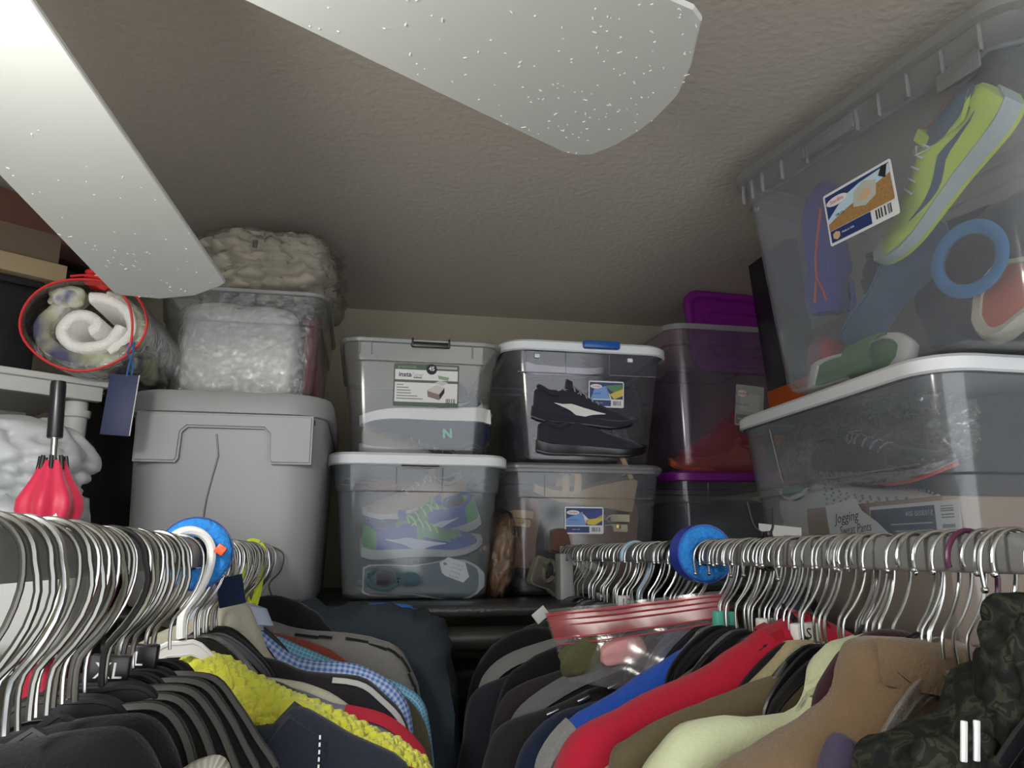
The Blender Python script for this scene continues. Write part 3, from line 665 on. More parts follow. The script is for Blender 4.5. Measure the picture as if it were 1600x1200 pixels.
# ================================================================ footwear
WT = [(0, .026), (.06, .033), (.2, .034), (.4, .031), (.55, .037), (.7, .045), (.82, .045), (.93, .034), (1, .014)]
TT = [(0, .072), (.06, .084), (.16, .070), (.26, .074), (.36, .090), (.46, .078), (.6, .060), (.75, .048), (.9, .038), (1, .022)]
def lerp(T_, t):
    for (a, x), (b, y) in zip(T_, T_[1:]):
        if t <= b: return x + (y - x) * (t - a) / (b - a)
    return T_[-1][1]
def shoe(label, loc, rot, L=.28, up=None, mid=None, out=None, lace=None, stripe=None, smat=None, toe=None, group=None, thick=1.0, cat='shoe', tread=None, name='running_shoe', hs=1.0):
    t = thing(name, label, cat, loc, tuple(R(a) for a in rot), group)
    up = up or M_blackcloth; mid = mid or M_whitepl; out = out or M_blackpl
    N = 18; zs = lambda u: .012 * max(0, (u - .7) / .3) ** 2 + .006 * max(0, (.1 - u) / .1)
    mt = lambda u: (.030 - .012 * u) * thick
    def ring(u, wk, z): return [Vector((u * L, s * lerp(WT, u) * wk, z)) for s in (1, -1)]
    for nm, m, za, zb, k in (('outsole', out, 0, .007, 1.0), ('midsole', mid, .0065, None, 1.04)):
        top = []; bot = []
        us = [i / N for i in range(N + 1)]
        lo = [Vector((u * L, lerp(WT, u) * k * .97, zs(u) + za)) for u in us] + [Vector((u * L, -lerp(WT, u) * k * .97, zs(u) + za)) for u in us[::-1]]
        md = [Vector((p.x, p.y * 1.03, p.z + ((zb if zb else mt(p.x / L)) - za) * .5)) for p in lo]
        hi = [Vector((p.x, p.y * .97 / .97, p.z + ((zb if zb else mt(p.x / L)) - za))) for p in lo]
        MB().loft([lo, md, hi]).build(nm, m, t, angle=50)
    if tread:
        mb = MB(); rt = random.Random(4)
        for i in range(5, 95, 6):
            u = i / 100
            for s in (-.6, -.2, .2, .6): mb.box((u * L, s * lerp(WT, u), zs(u) - .0010), (.010, .0022, .002), Matrix.Rotation(.7 if (i // 6) % 2 else -.7, 3, 'Z'))
        mb.build('tread', tread, t, smooth=False)
    K = 12
    def S(u, a, off=0.0):
        u_ = min(max(u, .0), 1); z1 = zs(u_) + mt(u_) - .003; h = lerp(TT, u_) * hs - z1; wv = lerp(WT, u_) * .95 + off
        c, s = math.cos(a), math.sin(a)
        return Vector((.004 + u_ * (L - .008), wv * (abs(c) ** .75) * (1 if c > 0 else -1) * (1 - .22 * s), z1 + (h + off) * max(s, 0) ** .8))
    rings = [[S(i / N, PI * k / K) for k in range(K + 1)] for i in range(N + 1)]
    MB().loft([r_ + [] for r_ in rings]).build('upper', up, t, angle=60)
    lin = MB()
    lin.sphere((.165 * L, 0, lerp(TT, .15) * hs - .002), 1, 12, 6, (.115 * L, .021, .010)); lin.build('lining', mat('shoe lining', (.03, .03, .035), .9), t)
    col = [Vector((.165 * L + .118 * L * math.cos(a), .023 * math.sin(a), (lerp(TT, .165 + .118 * math.cos(a))) * hs + .001)) for a in [2 * PI * k / 16 for k in range(16)]]
    MB().tube(col, .005, 6, closed=True).build('collar', up, t)
    if toe:
        MB().loft([[S(u, PI * k / K, .0012) for k in range(K + 1)] for u in (.84, .88, .92, .96, .995)]).build('toe_cap', toe, t)
    if lace:
        mb = MB()
        for i, u in enumerate((.36, .42, .48, .54, .60)):
            mb.tube([S(u + .02 * math.sin(a * 2), PI / 2 + a, .003) for a in (-.62, -.3, 0, .3, .62)], .0019, 5)
        mb.tube([S(.38, PI / 2, .006), S(.40, 1.15, .010), S(.35, .9, .005), S(.38, PI / 2, .006), S(.44, 2.1, .010), S(.40, 2.3, .006)], .0017, 5)
        mb.build('lace', lace, t)
        MB().loft([[S(.36, PI / 2 + a, .001 + d) for a, d in ((-.4, 0), (0, .012), (.4, 0))], [S(.30, PI / 2 + a, .012 + d) for a, d in ((-.4, 0), (0, .016), (.4, 0))]]).build('tongue', up, t)
    def band(f, wf, us, m, nm):
        mb = MB()
        for side in (0, 1):
            A = [S(u, (f(u) + wf(u)) if not side else PI - (f(u) + wf(u)), .0016) for u in us]; B = [S(u, (f(u) - wf(u)) if not side else PI - (f(u) - wf(u)), .0016) for u in us]
            n = len(us); mb.add(A + B, [(i, i + 1, n + i + 1, n + i) for i in range(n - 1)])
        mb.build(nm, m, t)
    if stripe == 'swoosh':
        us = [.18 + .5 * k / 12 for k in range(13)]
        band(lambda u: .16 + 1.9 * max(0, (.42 - u)) ** 1.2 * .9 + 1.1 * max(0, u - .47), lambda u: .012 + .17 * max(0, min(1, (u - .18) / .26)) * max(0.05, 1 - max(0, u - .46) / .24), us, smat, 'side_stripe')
    elif stripe == 'wave':
        us = [.1 + .6 * k / 12 for k in range(13)]; band(lambda u: .45 + .25 * math.sin(u * 9), lambda u: .13 * math.sin(PI * (u - .08) / .64), us, smat, 'side_stripe')
    elif stripe == 'three':
        for k in range(3):
            mb = MB(); u0 = .38 + .07 * k
            for side in (0, 1):
                P_ = [S(u0 + .02 * q + dx, (.15 + .16 * q) if not side else PI - (.15 + .16 * q), .0016) for dx in (0, .03) for q in range(6)]
                mb.add(P_, [(i, i + 1, i + 7, i + 6) for i in range(5)])
            mb.build('side_stripe', smat, t)
    return t
F = fab
c_blue = fab('royal mesh', (.035, .07, .33)); c_green = fab('green knit', (.06, .26, .09)); c_lime = mat('lime lace', (.28, .75, .10), .7); c_navy = fab('navy mesh', (.010, .014, .036))
c_grey = mat('grey foam sole', (.42, .44, .42), .6); c_white = mat('white foam sole', (.72, .71, .66), .6); c_teal = mat('teal patch', (.07, .45, .34), .5)
def two_tone(t, m):   # coloured forefoot panel over the upper
    pass
# --- lower left tote: blue and green pair, dark soled shoe below, tag
def green_panel(t, L, hs=1.0):
    up = [c for c in t.children if c.name.startswith('upper')][0]
    me = up.data.copy(); up.data = me; me.materials.append(c_green)
    for p in me.polygons:
        x = p.center.x / L
        if (.44 < x and p.center.z > .038 + .03 * abs(x - .7)) or (x < .10) or (.25 < x < .45 and abs(p.center.y) < .016): p.material_index = 1
s = shoe('blue and green running shoe, heel at left, lower of the pair', (.000, 1.788, 1.652), (24, -4, 3), .275, c_blue, c_grey, M_blackpl, c_lime, 'swoosh', mat('silver stripe', (.45, .50, .62), .4)); green_panel(s, .275)
s = shoe('blue and green running shoe turned toe left, upper of the pair', (.278, 1.862, 1.735), (-40, 14, 178), .27, c_blue, c_grey, M_blackpl, c_lime, 'swoosh', mat('silver stripe', (.45, .50, .62), .4)); green_panel(s, .27)
shoe('black shoe lying sole outwards under the blue and green pair', (.006, 1.792, 1.600), (84, 0, 0), .27, fab('slate mesh', (.07, .12, .15)), c_grey, mat('black rubber', (.02, .022, .026), .6), None, tread=M_greycard)
shoe('slate blue shoe at the bottom of the running shoe tote', (.266, 1.95, 1.570), (0, 0, 175), .27, fab('slate mesh', (.07, .12, .15)), c_grey, M_blackpl, M_greycard)
shoe('beige and orange shoe at the top of the running shoe tote', (.26, 1.93, 1.775), (-20, 8, 182), .26, fab('beige mesh', (.42, .30, .20)), c_white, fab('rust sole', (.45, .10, .05)), M_paper)
lumpy('red_cloth', (.12, .08, .02), 31, 2, .2, fab('rust red cloth', (.22, .05, .04)), loc=(.11, 1.99, 1.822), label='rust red cloth under the white lid of running shoe tote', cat='cloth')
def ptag():
    o = thing('price_tag', 'white five sided tag beside the black sole in the running shoe tote', 'tag', (.205, 1.738, 1.625), (R(4), R(18), 0))
    M = frame((0, 0, 0), (1, 0, 0), (0, -1, 0)); p = poly([(-.036, .004), (-.022, .022), (.018, .022), (.036, -.004), (.028, -.020), (-.022, -.018)], M, M_paper, o, 'tag_card', .0006)
    for i in range(4): text_obj('lo ni al ta', .006, M @ T(.004, .013 - i * .009, .0010), M_greyink, p)
    poly([(-.024 + .005 * math.cos(k), .006 + .003 * math.sin(k)) for k in [j * PI / 4 for j in range(8)]], M @ T(0, 0, .001), M_greyink, p, 'eyelet')
ptag()
# --- upper left tote: black shoes with white soles
s = shoe('black trainer lying upside down with thick white sole on top, behind green label', (.288, 1.795, 1.998), (180, 3, 180), .305, c_navy, c_white, c_white, mat('grey lace', (.2, .2, .22), .7), None, thick=1.15, hs=1.2)
text_obj('N', .030, frame((.105, -.036, .062), (-1, 0, 0), (0, -1, 0)), c_teal, s, 'side_emblem', bold=.001)
shoe('dark sneaker with white heel and teal heel patch at right of labelled tote', (.300, 1.90, 1.985), (-20, 14, 170), .20, c_navy, c_white, c_white, None, 'wave', c_teal, thick=1.6)
shoe('navy trainer at the back of the labelled tote, toe at left', (.27, 1.96, 1.90), (0, 0, 180), .28, c_navy, c_white, c_white, None)
shoe('white toed dark shoe at the top right of labelled tote', (.150, 1.95, 2.03), (20, 14, 4), .17, c_navy, c_white, c_white, None, toe=c_white)
shoe('beige soled shoe lying flat at the base of labelled tote', (-.015, 1.93, 1.888), (0, 0, 2), .27, fab('beige canvas', (.36, .30, .24)), c_white, c_white, M_paper)
# --- middle upper tote: dark shoes
bk = fab('charcoal mesh', (.03, .033, .045)); pg = mat('pale grey stripe', (.40, .38, .42), .5)
shoe('charcoal trainer with grey wavy sole at the top of smoky tote', (.388, 1.86, 2.095), (8, -2, 2), .21, bk, pg, bk, None, thick=1.1)
shoe('black sneaker with curved white side band, heel left, smoky tote', (.395, 1.83, 1.985), (20, 3, 2), .27, bk, bk, M_blackpl, pg, 'swoosh', c_white)
shoe('black trainer with white side stripes at mid height in smoky tote', (.690, 1.87, 2.00), (-16, 2, 182), .26, bk, bk, M_blackpl, pg, 'three', c_white)
shoe('black shoe low in the smoky tote, toe at right', (.41, 1.835, 1.90), (14, 0, 0), .285, bk, M_blackpl, M_blackpl, None)
shoe('black shoe at the back of the smoky tote, toe at left', (.69, 1.94, 1.895), (0, 0, 180), .28, bk, M_blackpl, M_blackpl, None)
lumpy('dark_cloth_bag', (.15, .13, .11), 33, 2, .12, fab('midnight cloth 2', (.012, .015, .028)), loc=(.54, 2.14, 2.00), sq=4, label='midnight blue cloth filling the back of the smoky tote', cat='bag')
lumpy('dark_cloth_bag', (.13, .10, .07), 34, 2, .12, fab('midnight cloth 2', (.012, .015, .028)), loc=(.14, 2.15, 1.97), sq=4, label='midnight blue cloth at the back of the green labelled tote', cat='bag')
lumpy('dark_backdrop', (.075, .05, .58), 36, 2, .05, M_blackcloth, loc=(-.585, 1.93, 1.48), sq=6, label='tall black backdrop added to darken the gap left of the grey tub', cat='bag')  # invented dark form, added to black out the gap beside the tub
# --- middle lower tote: tan wedges and sandals
tan = fab('tan leather', (.36, .25, .14)); cork = mat('woven cork', (.30, .22, .14), .9, bump=.8, bscale=250, var=.25, vscale=200)
def wedge(label, loc, rot, L=.24, m=cork, sm=tan, straps=True, cat='sandal'):
    t = thing('wedge_sandal', label, cat, loc, tuple(R(a) for a in rot))
    prof = [(0, .0), (0, .075), (.02, .080), (.28, .062), (.5, .034), (.72, .022), (.95, .026), (1, .020), (1, .006), (.7, 0), (.45, .0)]
    rings = []
    n = 14
    for i in range(n + 1):
        u = i / n; ztop = lerp([(0, .078), (.1, .078), (.35, .055), (.6, .030), (.8, .024), (1, .028)], u); w_ = lerp(WT, u) * .85
        zb = .010 * max(0, u - .8) / .2
        rings.append([Vector((u * L, -w_, zb)), Vector((u * L, -w_, ztop - .004)), Vector((u * L, -w_ * .9, ztop)), Vector((u * L, w_ * .9, ztop)), Vector((u * L, w_, ztop - .004)), Vector((u * L, w_, zb))])
    MB().loft(rings).build('wedge_sole', m, t, angle=40)
    if straps:
        for u, hh in ((.72, .040), (.60, .045)):
            z0 = lerp([(0, .078), (.35, .055), (.6, .030), (.8, .024)], u); w_ = lerp(WT, u) * .86
            MB().tube([(u * L, w_ * math.cos(a), z0 - .004 + hh * math.sin(a)) for a in [PI * k / 10 for k in range(11)]], .009, 6, flat=.25).build('strap', sm, t)
        MB().tube([(.16 * L - .055 * math.cos(a) * .0 + .03 * math.sin(a) - .02, .030 * math.cos(a), .082 + .050 * math.sin(a)) for a in [PI * k / 10 for k in range(11)]], .006, 6, flat=.3).build('ankle_strap', sm, t)
    MB().cbox((.62 * L, -.036, .050), (.012, .004, .012), .001).build('buckle', mat('brass', (.5, .35, .12), .3, .9), t)
    return t
wedge('tan cork wedge sandal lying across the top, heel at right', (.655, 1.85, 1.765), (-14, -8, 180), .25)
wedge('brown wedge sandal standing on its heel at left of tan tote', (.395, 1.85, 1.625), (0, -84, 20), .17, mat('brown cork', (.16, .09, .06), .9), tan)
wedge('tan edged brown sandal lying level behind the blue label', (.44, 1.87, 1.690), (90, 0, 0), .22, fab('brown suede', (.13, .07, .05)), tan, straps=False)
shoe('taupe canvas shoe with ridged oval sole facing out, low left of tan tote', (.385, 1.80, 1.625), (86, 20, 8), .13, fab('taupe canvas', (.15, .14, .11)), fab('taupe rubber', (.21, .19, .15)), fab('taupe sole', (.17, .16, .12)), None)
wedge('brown sandal with cream edge at the right of tan tote', (.665, 1.87, 1.60), (0, -88, 0), .20, fab('brown suede', (.13, .07, .05)), mat('cream edge', (.55, .48, .32), .7))
lumpy('dark_shoe_bag', (.15, .16, .10), 35, 2, .15, M_blackcloth, loc=(.53, 2.12, 1.68), label='dark cloth bag filling the back of the sandal tote', cat='bag')
# --- right back totes
red = fab('red mesh', (.45, .03, .03)); orange = fab('orange mesh', (.55, .10, .03))
shoe('red running shoe in the violet tinted tote, toe at left', (1.13, 2.02, 1.975), (-14, 14, 182), .27, red, red, orange, red)
shoe('orange red shoe low in the violet tinted tote, toe at left', (1.12, 2.02, 1.888), (-20, 0, 180), .285, orange, orange, mat('rust sole2', (.3, .06, .03), .6), orange)
lumpy('dark_shoes_bag', (.155, .20, .115), 41, 2, .12, fab('slate cloth', (.035, .042, .055)), loc=(1.0, 2.17, 1.70), sq=4, label='dark cloth filling the tote under the purple lid', cat='cloth')
def ring_strap(name, label, loc, rot, r, w_, m, cat):
    t = thing(name, label, cat, loc, tuple(R(a) for a in rot))
    pts = [(r * math.cos(a), 0, r * .9 * math.sin(a)) for a in [2 * PI * k / 28 for k in range(28)]]
    MB().tube(pts, w_, 8, closed=True, flat=.35).build('strap_loop', m, t); MB().tube([(p[0] * .96, .006, p[2] * .96) for p in pts], w_ * .7, 8, closed=True, flat=.3).build('strap_lining', mat('slate strap lining', (.05, .10, .16), .8), t)
# --- upper right tote
def slide(label, loc, rot, L, m, fm, wd=1.0, strap=True):
    """open slide sandal: thick rim-edged sole with sunken footbed and a broad strap"""
    t = thing('slide_sandal', label, 'sandal', loc, tuple(R(a) for a in rot))
    us = [i / 20 for i in range(21)]
    def out(k, z, e=0): c = L / 2; return [Vector((c + (u * L - c) * k, lerp(WT, u) * wd * k, z)) for u in us] + [Vector((c + (u * L - c) * k, -lerp(WT, u) * wd * k, z)) for u in us[::-1]]
    MB().loft([out(.95, 0), out(1, .005), out(1, .022), out(.96, .027), out(.80, .027), out(.78, .022)]).build('sole', m, t, angle=50)
    MB().loft([out(.79, .020), out(.79, .0235), out(.76, .0245)]).build('footbed', fm, t, angle=50)
    rings = []
    if not strap: return t
    for u in (.52, .60, .70, .78):
        rings.append([Vector((u * L, lerp(WT, u) * wd * 1.02 * math.cos(a) * k, .015 + .045 * math.sin(a) * k)) for k, aa in ((1, range(9)), (.93, range(8, -1, -1))) for a in [PI * q / 8 for q in aa]])
    MB().loft(rings).build('strap', fm, t, angle=60)
    return t
lime = fab('acid lime mesh', (.50, .62, .08)); slate = fab('slate blue mesh', (.05, .09, .15)); purple = fab('violet blue mesh', (.10, .09, .42)); sky = fab('sky blue straps', (.05, .20, .42))
s = shoe('lime running shoe tipped towards us at the top of tall right tote', (.945, .86, 2.315), (-62, 30, 100), .315, lime, fab('pale grey panel', (.42, .50, .48)), lime, M_paper, 'wave', slate, thick=1.2)
MB().sphere((.062, 0, .083), 1, 16, 8, (.056, .028, .014)).build('insole', slate, s)
MB().cbox((.062, .0, .0965), (.060, .007, .002), .001).build('insole_mark', mat('wine print', (.30, .04, .07), .5), s)
s = shoe('violet blue shoe with orange seam hanging sole outward, tall right tote', (.872, 1.325, 2.130), (-90, -82, -80), .27, purple, purple, purple, None)
MB().tube([(.02, .0, -.002), (.07, .004, -.002), (.11, .0, -.002), (.15, .004, -.002), (.21, .012, -.001)], .0036, 6, flat=.5).build('orange_seam', mat('coral seam', (.6, .10, .06), .6), s)
MB().tube([(.07, .004, -.002), (.04, .022, -.002), (.02, .030, -.001)], .0034, 6, flat=.5).build('orange_seam', mat('coral seam', (.6, .10, .06), .6), s)
ring_strap('sandal_strap', 'round sky blue sandal strap standing behind the tall tote wall', (.905, .965, 2.105), (0, 8, -80), .056, .011, sky, 'strap')
shoe('dark blue trainer with heel down in the middle of tall right tote', (.885, 1.235, 2.035), (-40, -38, -80), .26, fab('dark blue mesh', (.02, .06, .16)), sky, slate, sky)
shoe('dark navy shoe at the back of the tall right tote', (.99, 1.30, 2.16), (0, -10, -80), .28, c_navy, c_navy, M_blackpl, None)
slide('cream edged slide with coral footbed at lower right of tall tote', (.972, .815, 2.045), (-66, 8, 100), .18, mat('cream sole', (.62, .58, .46), .6), mat('coral footbed', (.60, .14, .07), .7), 1.6, False)
slide('white edged slide with green footbed at the foot of tall right tote', (.862, 1.325, 1.985), (70, 0, -80), .24, c_white, fab('leaf green', (.08, .20, .05)), 1.0)
lumpy('red_pouch', (.035, .03, .055), 44, 2, .1, fab('coral cloth', (.45, .06, .06)), loc=(.90, 1.345, 2.03), label='small coral red pouch at the far corner of tall right tote', cat='pouch')
lumpy('dark_jacket', (.09, .20, .13), 45, 2, .16, fab('dark slate cloth', (.04, .05, .075)), loc=(1.085, 1.03, 2.11), sq=3.5, label='dark slate clothing filling the back of the tall right tote', cat='clothing')
# --- lower right tote
s = shoe('white perforated sneaker with open teal collar behind the shoe box note', (.905, 1.50, 1.700), (24, -3, -88), .40, mat('white perforated mesh', (.58, .60, .58), .8), c_white, c_white, None, cat='shoe', hs=1.15)
mb = MB()
for i in range(9, 20):
    for k in range(1, 7):
        u = i / 21 + (.012 if k % 2 else 0); a = PI - .12 - k * .16; L_ = .40; wv = lerp(WT, u) * .95 + .001; z1 = .024; h = lerp(TT, u) * 1.15 - z1
        for sgn in (1, -1):
            c_, s_ = math.cos(a) * sgn, math.sin(a)
            mb.sphere((u * L_, wv * (abs(c_) ** .75) * (1 if c_ > 0 else -1) * (1 - .22 * s_), z1 + h * s_ ** .8), .0024, 5, 4)
mb.build('perforation', M_greyink, s, kind='stuff')
MB().sphere((.055, 0, .088), 1, 14, 8, (.052, .026, .014)).build('teal_lining', mat('dusty teal', (.12, .25, .28), .9), s)
shoe('black trainer with coral edge line wrapped in clear bag, lower right tote', (.915, 1.40, 1.800), (20, 3, -88), .33, fab('slate black mesh', (.030, .045, .065)), mat('pale lilac sole', (.46, .46, .50), .6), mat('coral outsole', (.55, .09, .05), .5), pg)
lumpy('clear_bag', (.065, .25, .075), 51, 3, .10, film('shiny bag film', (.97, .97, .97), .04, (.7, .7, .7), .08, bump=1.0, bscale=30, gl=2.4), loc=(.895, 1.24, 1.855), sq=3, label='crinkled clear bag around black trainers in the large right tote', cat='bag', ridge=.12, sub=5)
lumpy('dark_clothes', (.075, .24, .13), 52, 2, .1, fab('slate cloth', (.035, .042, .055)), loc=(1.10, 1.22, 1.80), sq=4, label='dark slate clothing behind the trainers in the large right tote', cat='clothing')
# --- brown see-through bag between the two lower totes
lumpy('candy_bag', (.034, .10, .105), 55, 2.5, .14, mat('brown gold wrappers', (.20, .13, .07), .35, bump=1, bscale=60, var=.7, vscale=30), loc=(.318, 1.84, SH + .088), rot=(0, R(6), 0), label='brown and gold wrapped goods in a pouch between the two lower totes', cat='pouch', ridge=.2)
lumpy('clear_pouch', (.040, .108, .112), 56, 2.5, .05, film('brown tinted pouch film', (.90, .84, .82), .05, (.45, .33, .32), .1, bump=1, bscale=20, gl=2), loc=(.318, 1.84, SH + .09), rot=(0, R(6), 0), label='tinted clear pouch bulging between the two lower totes on the shelf', cat='pouch', ridge=.08)
# ================================================================ left corner
def left_corner():
    white = mat('white painted wood', (.46, .46, .44), .6, bump=.15, bscale=30)
    A, B = Vector((-.71, 1.306)), Vector((-.470, 1.480)); d = (B - A).normalized(); nrm = Vector((-d.y, d.x)); yaw = math.degrees(math.atan2(d.y, d.x))
    t = thing('white_table', 'white painted side table with round tapered leg, behind red umbrella', 'table', (B.x, B.y, 0), (0, 0, R(yaw)))
    Z = 1.928
    MB().cbox((-.32, .012, Z + .013), (.64, .02, .026), .002).build('apron', white, t)
    MB().cbox((-.33, .215, Z + .032), (.68, .44, .012), .003).build('table_top', white, t)
    for x, y in ((-.03, .04), (-.60, .04), (-.03, .40), (-.60, .40)):
        MB().loft([[Vector((x + r * math.cos(a), y + r * math.sin(a), z)) for a in [2 * PI * k / 14 for k in range(14)]] for z, r in ((0.9, .013), (1.2, .015), (Z - .03, .021), (Z - .028, .025), (Z - .016, .026), (Z - .015, .02), (Z, .02))]).build('leg', white, t)
    MB().cbox((-.32, .395, Z + .013), (.60, .02, .026), .002).build('apron', white, t)
    t2 = thing('storage_bench', 'dark bench in the left corner carrying the white table and bags', 'bench', (-.88, 1.55, 0))
    MB().cbox((0, 0, .445), (.84, .90, .89), .008).build('carcass', mat('dark bench wood', (.03, .025, .022), .6), t2); MB().cbox((0, 0, .895), (.88, .94, .012), .004).build('bench_top', mat('dark bench wood', (.03, .025, .022), .6), t2)
    zt = Z + .038
    # black crate with the red wire ornament and a tray above
    def at(s, o): p = B + d * s + nrm * o; return p
    p = at(-.30, .20)
    t = thing('black_crate', 'black crate on the white table behind red wire ornament', 'crate', (p.x, p.y, zt), (0, 0, R(yaw)))
    MB().cbox((0, 0, .09), (.40, .26, .18), .004).build('body', M_blackpl, t)
    MB().cbox((0, -.134, .172), (.40, .010, .014), .003).build('rim', M_blackpl, t)
    p = at(-.245, .045)
    t = thing('wire_ornament', 'flat round red wire ornament leaning on black crate', 'ornament', (p.x, p.y, zt + .034), (R(-14), 0, R(yaw)))
    rw = mat('red wire', (.42, .03, .05), .5)
    MB().tube([(.048 * math.cos(a), 0, .032 * math.sin(a)) for a in [2 * PI * k / 24 for k in range(24)]], .0016, 6, closed=True).build('outer_ring', rw, t)
    for k in range(9):
        a = 2 * PI * k / 9
        MB().tube([(.032 * math.cos(a) + .015 * math.cos(b), -.001 * k / 3, .021 * math.sin(a) + .011 * math.sin(b)) for b in [2 * PI * j / 12 for j in range(12)]], .0011, 5, closed=True).build('wire_loop', rw, t)
    MB().cbox((-.038, -.004, 0), (.012, .003, .012), .001).build('yellow_sticker', mat('yellow sticker', (.6, .45, .12), .6), t)
    p = at(-.30, .20)
    t = thing('cardboard_tray', 'shallow brown cardboard tray with tan edge, on the black crate', 'tray', (p.x, p.y, zt + .181), (0, 0, R(yaw)))
    MB().cbox((0, 0, .018), (.46, .30, .034), .002).build('tan_edge', M_tan, t); MB().cbox((0, .006, .066), (.44, .27, .062), .002).build('carton', mat('dark brown card', (.09, .062, .040), .8), t)
    # wall cabinet of red brown wood
    P0, P1 = Vector((-.75, 1.70)), Vector((-.62, 1.855)); d2 = (P1 - P0).normalized(); y2 = math.degrees(math.atan2(d2.y, d2.x)); c = P1 - d2 * .30
    t = thing('wall_cabinet', 'red brown wooden cabinet with stepped moulding high in the left corner', 'cabinet', (c.x, c.y, 0), (0, 0, R(y2)))
    wd = mat('red brown wood', (.135, .062, .045), .45, bump=.2, bscale=25, var=.35, vscale=9); wd2 = mat('dark stained wood', (.05, .022, .022), .5, bump=.2, bscale=25, var=.3, vscale=9)
    MB().cbox((0, .16, 2.372), (.62, .32, .09), .004).build('cornice_board', wd, t); MB().cbox((0, .15, 2.310), (.66, .36, .036), .005).build('moulding', wd2, t)
    MB().cbox((0, .17, 2.277), (.60, .30, .03), .003).build('bottom_board', mat('near black wood', (.018, .012, .016), .6), t)
    for x in (-.29, .29): MB().cbox((x, .29, 2.33), (.02, .26, .16), .002).build('side_board', wd2, t)
left_corner()
def bags():
    t = thing('grocery_bag', 'crumpled white plastic grocery bag in the left corner behind umbrella', 'bag', (-.555, 1.31, 1.75))
    for i, (dx, dz, sx, sz, sd) in enumerate(((0, .045, .13, .075, 1), (-.03, -.06, .14, .085, 2))):
        lumpy('bag_film', (sx, .11, sz), 60 + sd, 1.5, .22, M_bag, t, 5, 2.4, loc=(dx, 0, dz), ridge=.16)
    t2 = thing('grocery_bag', 'small white plastic bag knot hanging beside the red umbrella', 'bag', (-.462, 1.30, 1.668))
    lumpy('bag_film', (.055, .06, .085), 66, 2, .3, M_bag, t2, 4, 2.2, ridge=.3)
    lumpy('black_bag', (.11, .10, .35), 68, 2, .12, M_blackcloth, loc=(-.78, 1.36, 1.25), sq=4, label='dark cloth bag below the white grocery bags', cat='bag')
    lumpy('white_carton', (.10, .10, .06), 69, .5, .01, mat('grey white card', (.45, .46, .46), .8), loc=(-.44, 1.12, 1.600), sq=9, label='pale carton behind the near hangers on left rail', cat='box')
bags()
def umbrella():
    x, y = -.353, 1.085
    t = thing('umbrella', 'closed red umbrella with black handle up and white blossom print', 'umbrella', (x, y, 1.0), (0, R(-3.1), 0))
    z = lambda v: 1.66 - 1.0 + v
    MB().tube([(0, 0, z(.148)), (0, 0, z(.150)), (0, 0, z(.218)), (0, 0, z(.223))], lambda q: .0095 if .2 < q < .8 else .0088, 14).build('handle', M_blackpl, t)
    MB().tube([(0, 0, z(.150)), (0, 0, z(.140)), (0, 0, z(.139)), (0, 0, -.0 + .16)], .0042, 10).build('shaft', M_chrome, t)
    MB().tube([(0, 0, z(.152)), (0, 0, z(.147))], .0065, 12).build('ferrule_ring', M_chrome, t)
    for k in range(8):
        a = 2 * PI * k / 8 + .2
        MB().tube([(.014 * math.cos(a), .014 * math.sin(a), z(.124)), (.0165 * math.cos(a), .0165 * math.sin(a), z(.106))], .0028, 8).build('rib_tip', M_blackpl, t)
    prof = [(.118, .0135), (.110, .017), (.095, .023), (.080, .032), (.068, .039), (.055, .040), (.040, .034), (.020, .026), (-.02, .024), (-.10, .022), (-.2, .020), (-.35, .014), (-.45, .006)]
    rings = []
    for zz, r in prof:
        ring = []
        for k in range(64):
            a = 2 * PI * k / 64; f = .5 + .5 * math.cos(8 * a + zz * 10); rr_ = r * (.88 + .16 * f + .10 * noise.noise(Vector((math.cos(a) * 2, math.sin(a) * 2, zz * 25))))
            ring.append(Vector((rr_ * math.cos(a + zz * 1.5), rr_ * math.sin(a + zz * 1.5), z(zz))))
        rings.append(ring)
    cn = MB().loft(rings, cap0=False).build('canopy', mat('red umbrella nylon', (.52, .012, .055), .5, bump=.2, bscale=60, sheen=.3), t, angle=80)
    pet = MB()
    for cx, cz, s_ in ((.014, .030, .019), (.012, -.110, .020), (-.018, -.135, .014)):
        for k in range(6):
            a = 2 * PI * k / 6 + .3; R0 = -.038
            pts = []
            for q in range(7):
                u = q / 6; r = s_ * (.18 + .85 * u); w_ = s_ * .20 * math.sin(PI * min(1, u * .92 + .08))
                pts.append((cx + r * math.cos(a) - w_ * math.sin(a), cz + r * math.sin(a) + w_ * math.cos(a)))
            for q in range(6, -1, -1):
                u = q / 6; r = s_ * (.18 + .85 * u); w_ = s_ * .20 * math.sin(PI * min(1, u * .92 + .08))
                pts.append((cx + r * math.cos(a) + w_ * math.sin(a), cz + r * math.sin(a) - w_ * math.cos(a)))
            yy = -.034 if cz > 0 else -.026
            yf = lambda px_: yy + px_ * px_ * 12
            pet.add([(p[0], yf(p[0]), z(p[1])) for p in pts], [tuple(range(14))])
    pet.build('blossom_print', M_paper, t)
    MB().tube([(0, 0, .16), (0, 0, -.10)], .004, 8).build('tip', M_blackpl, t)
umbrella()
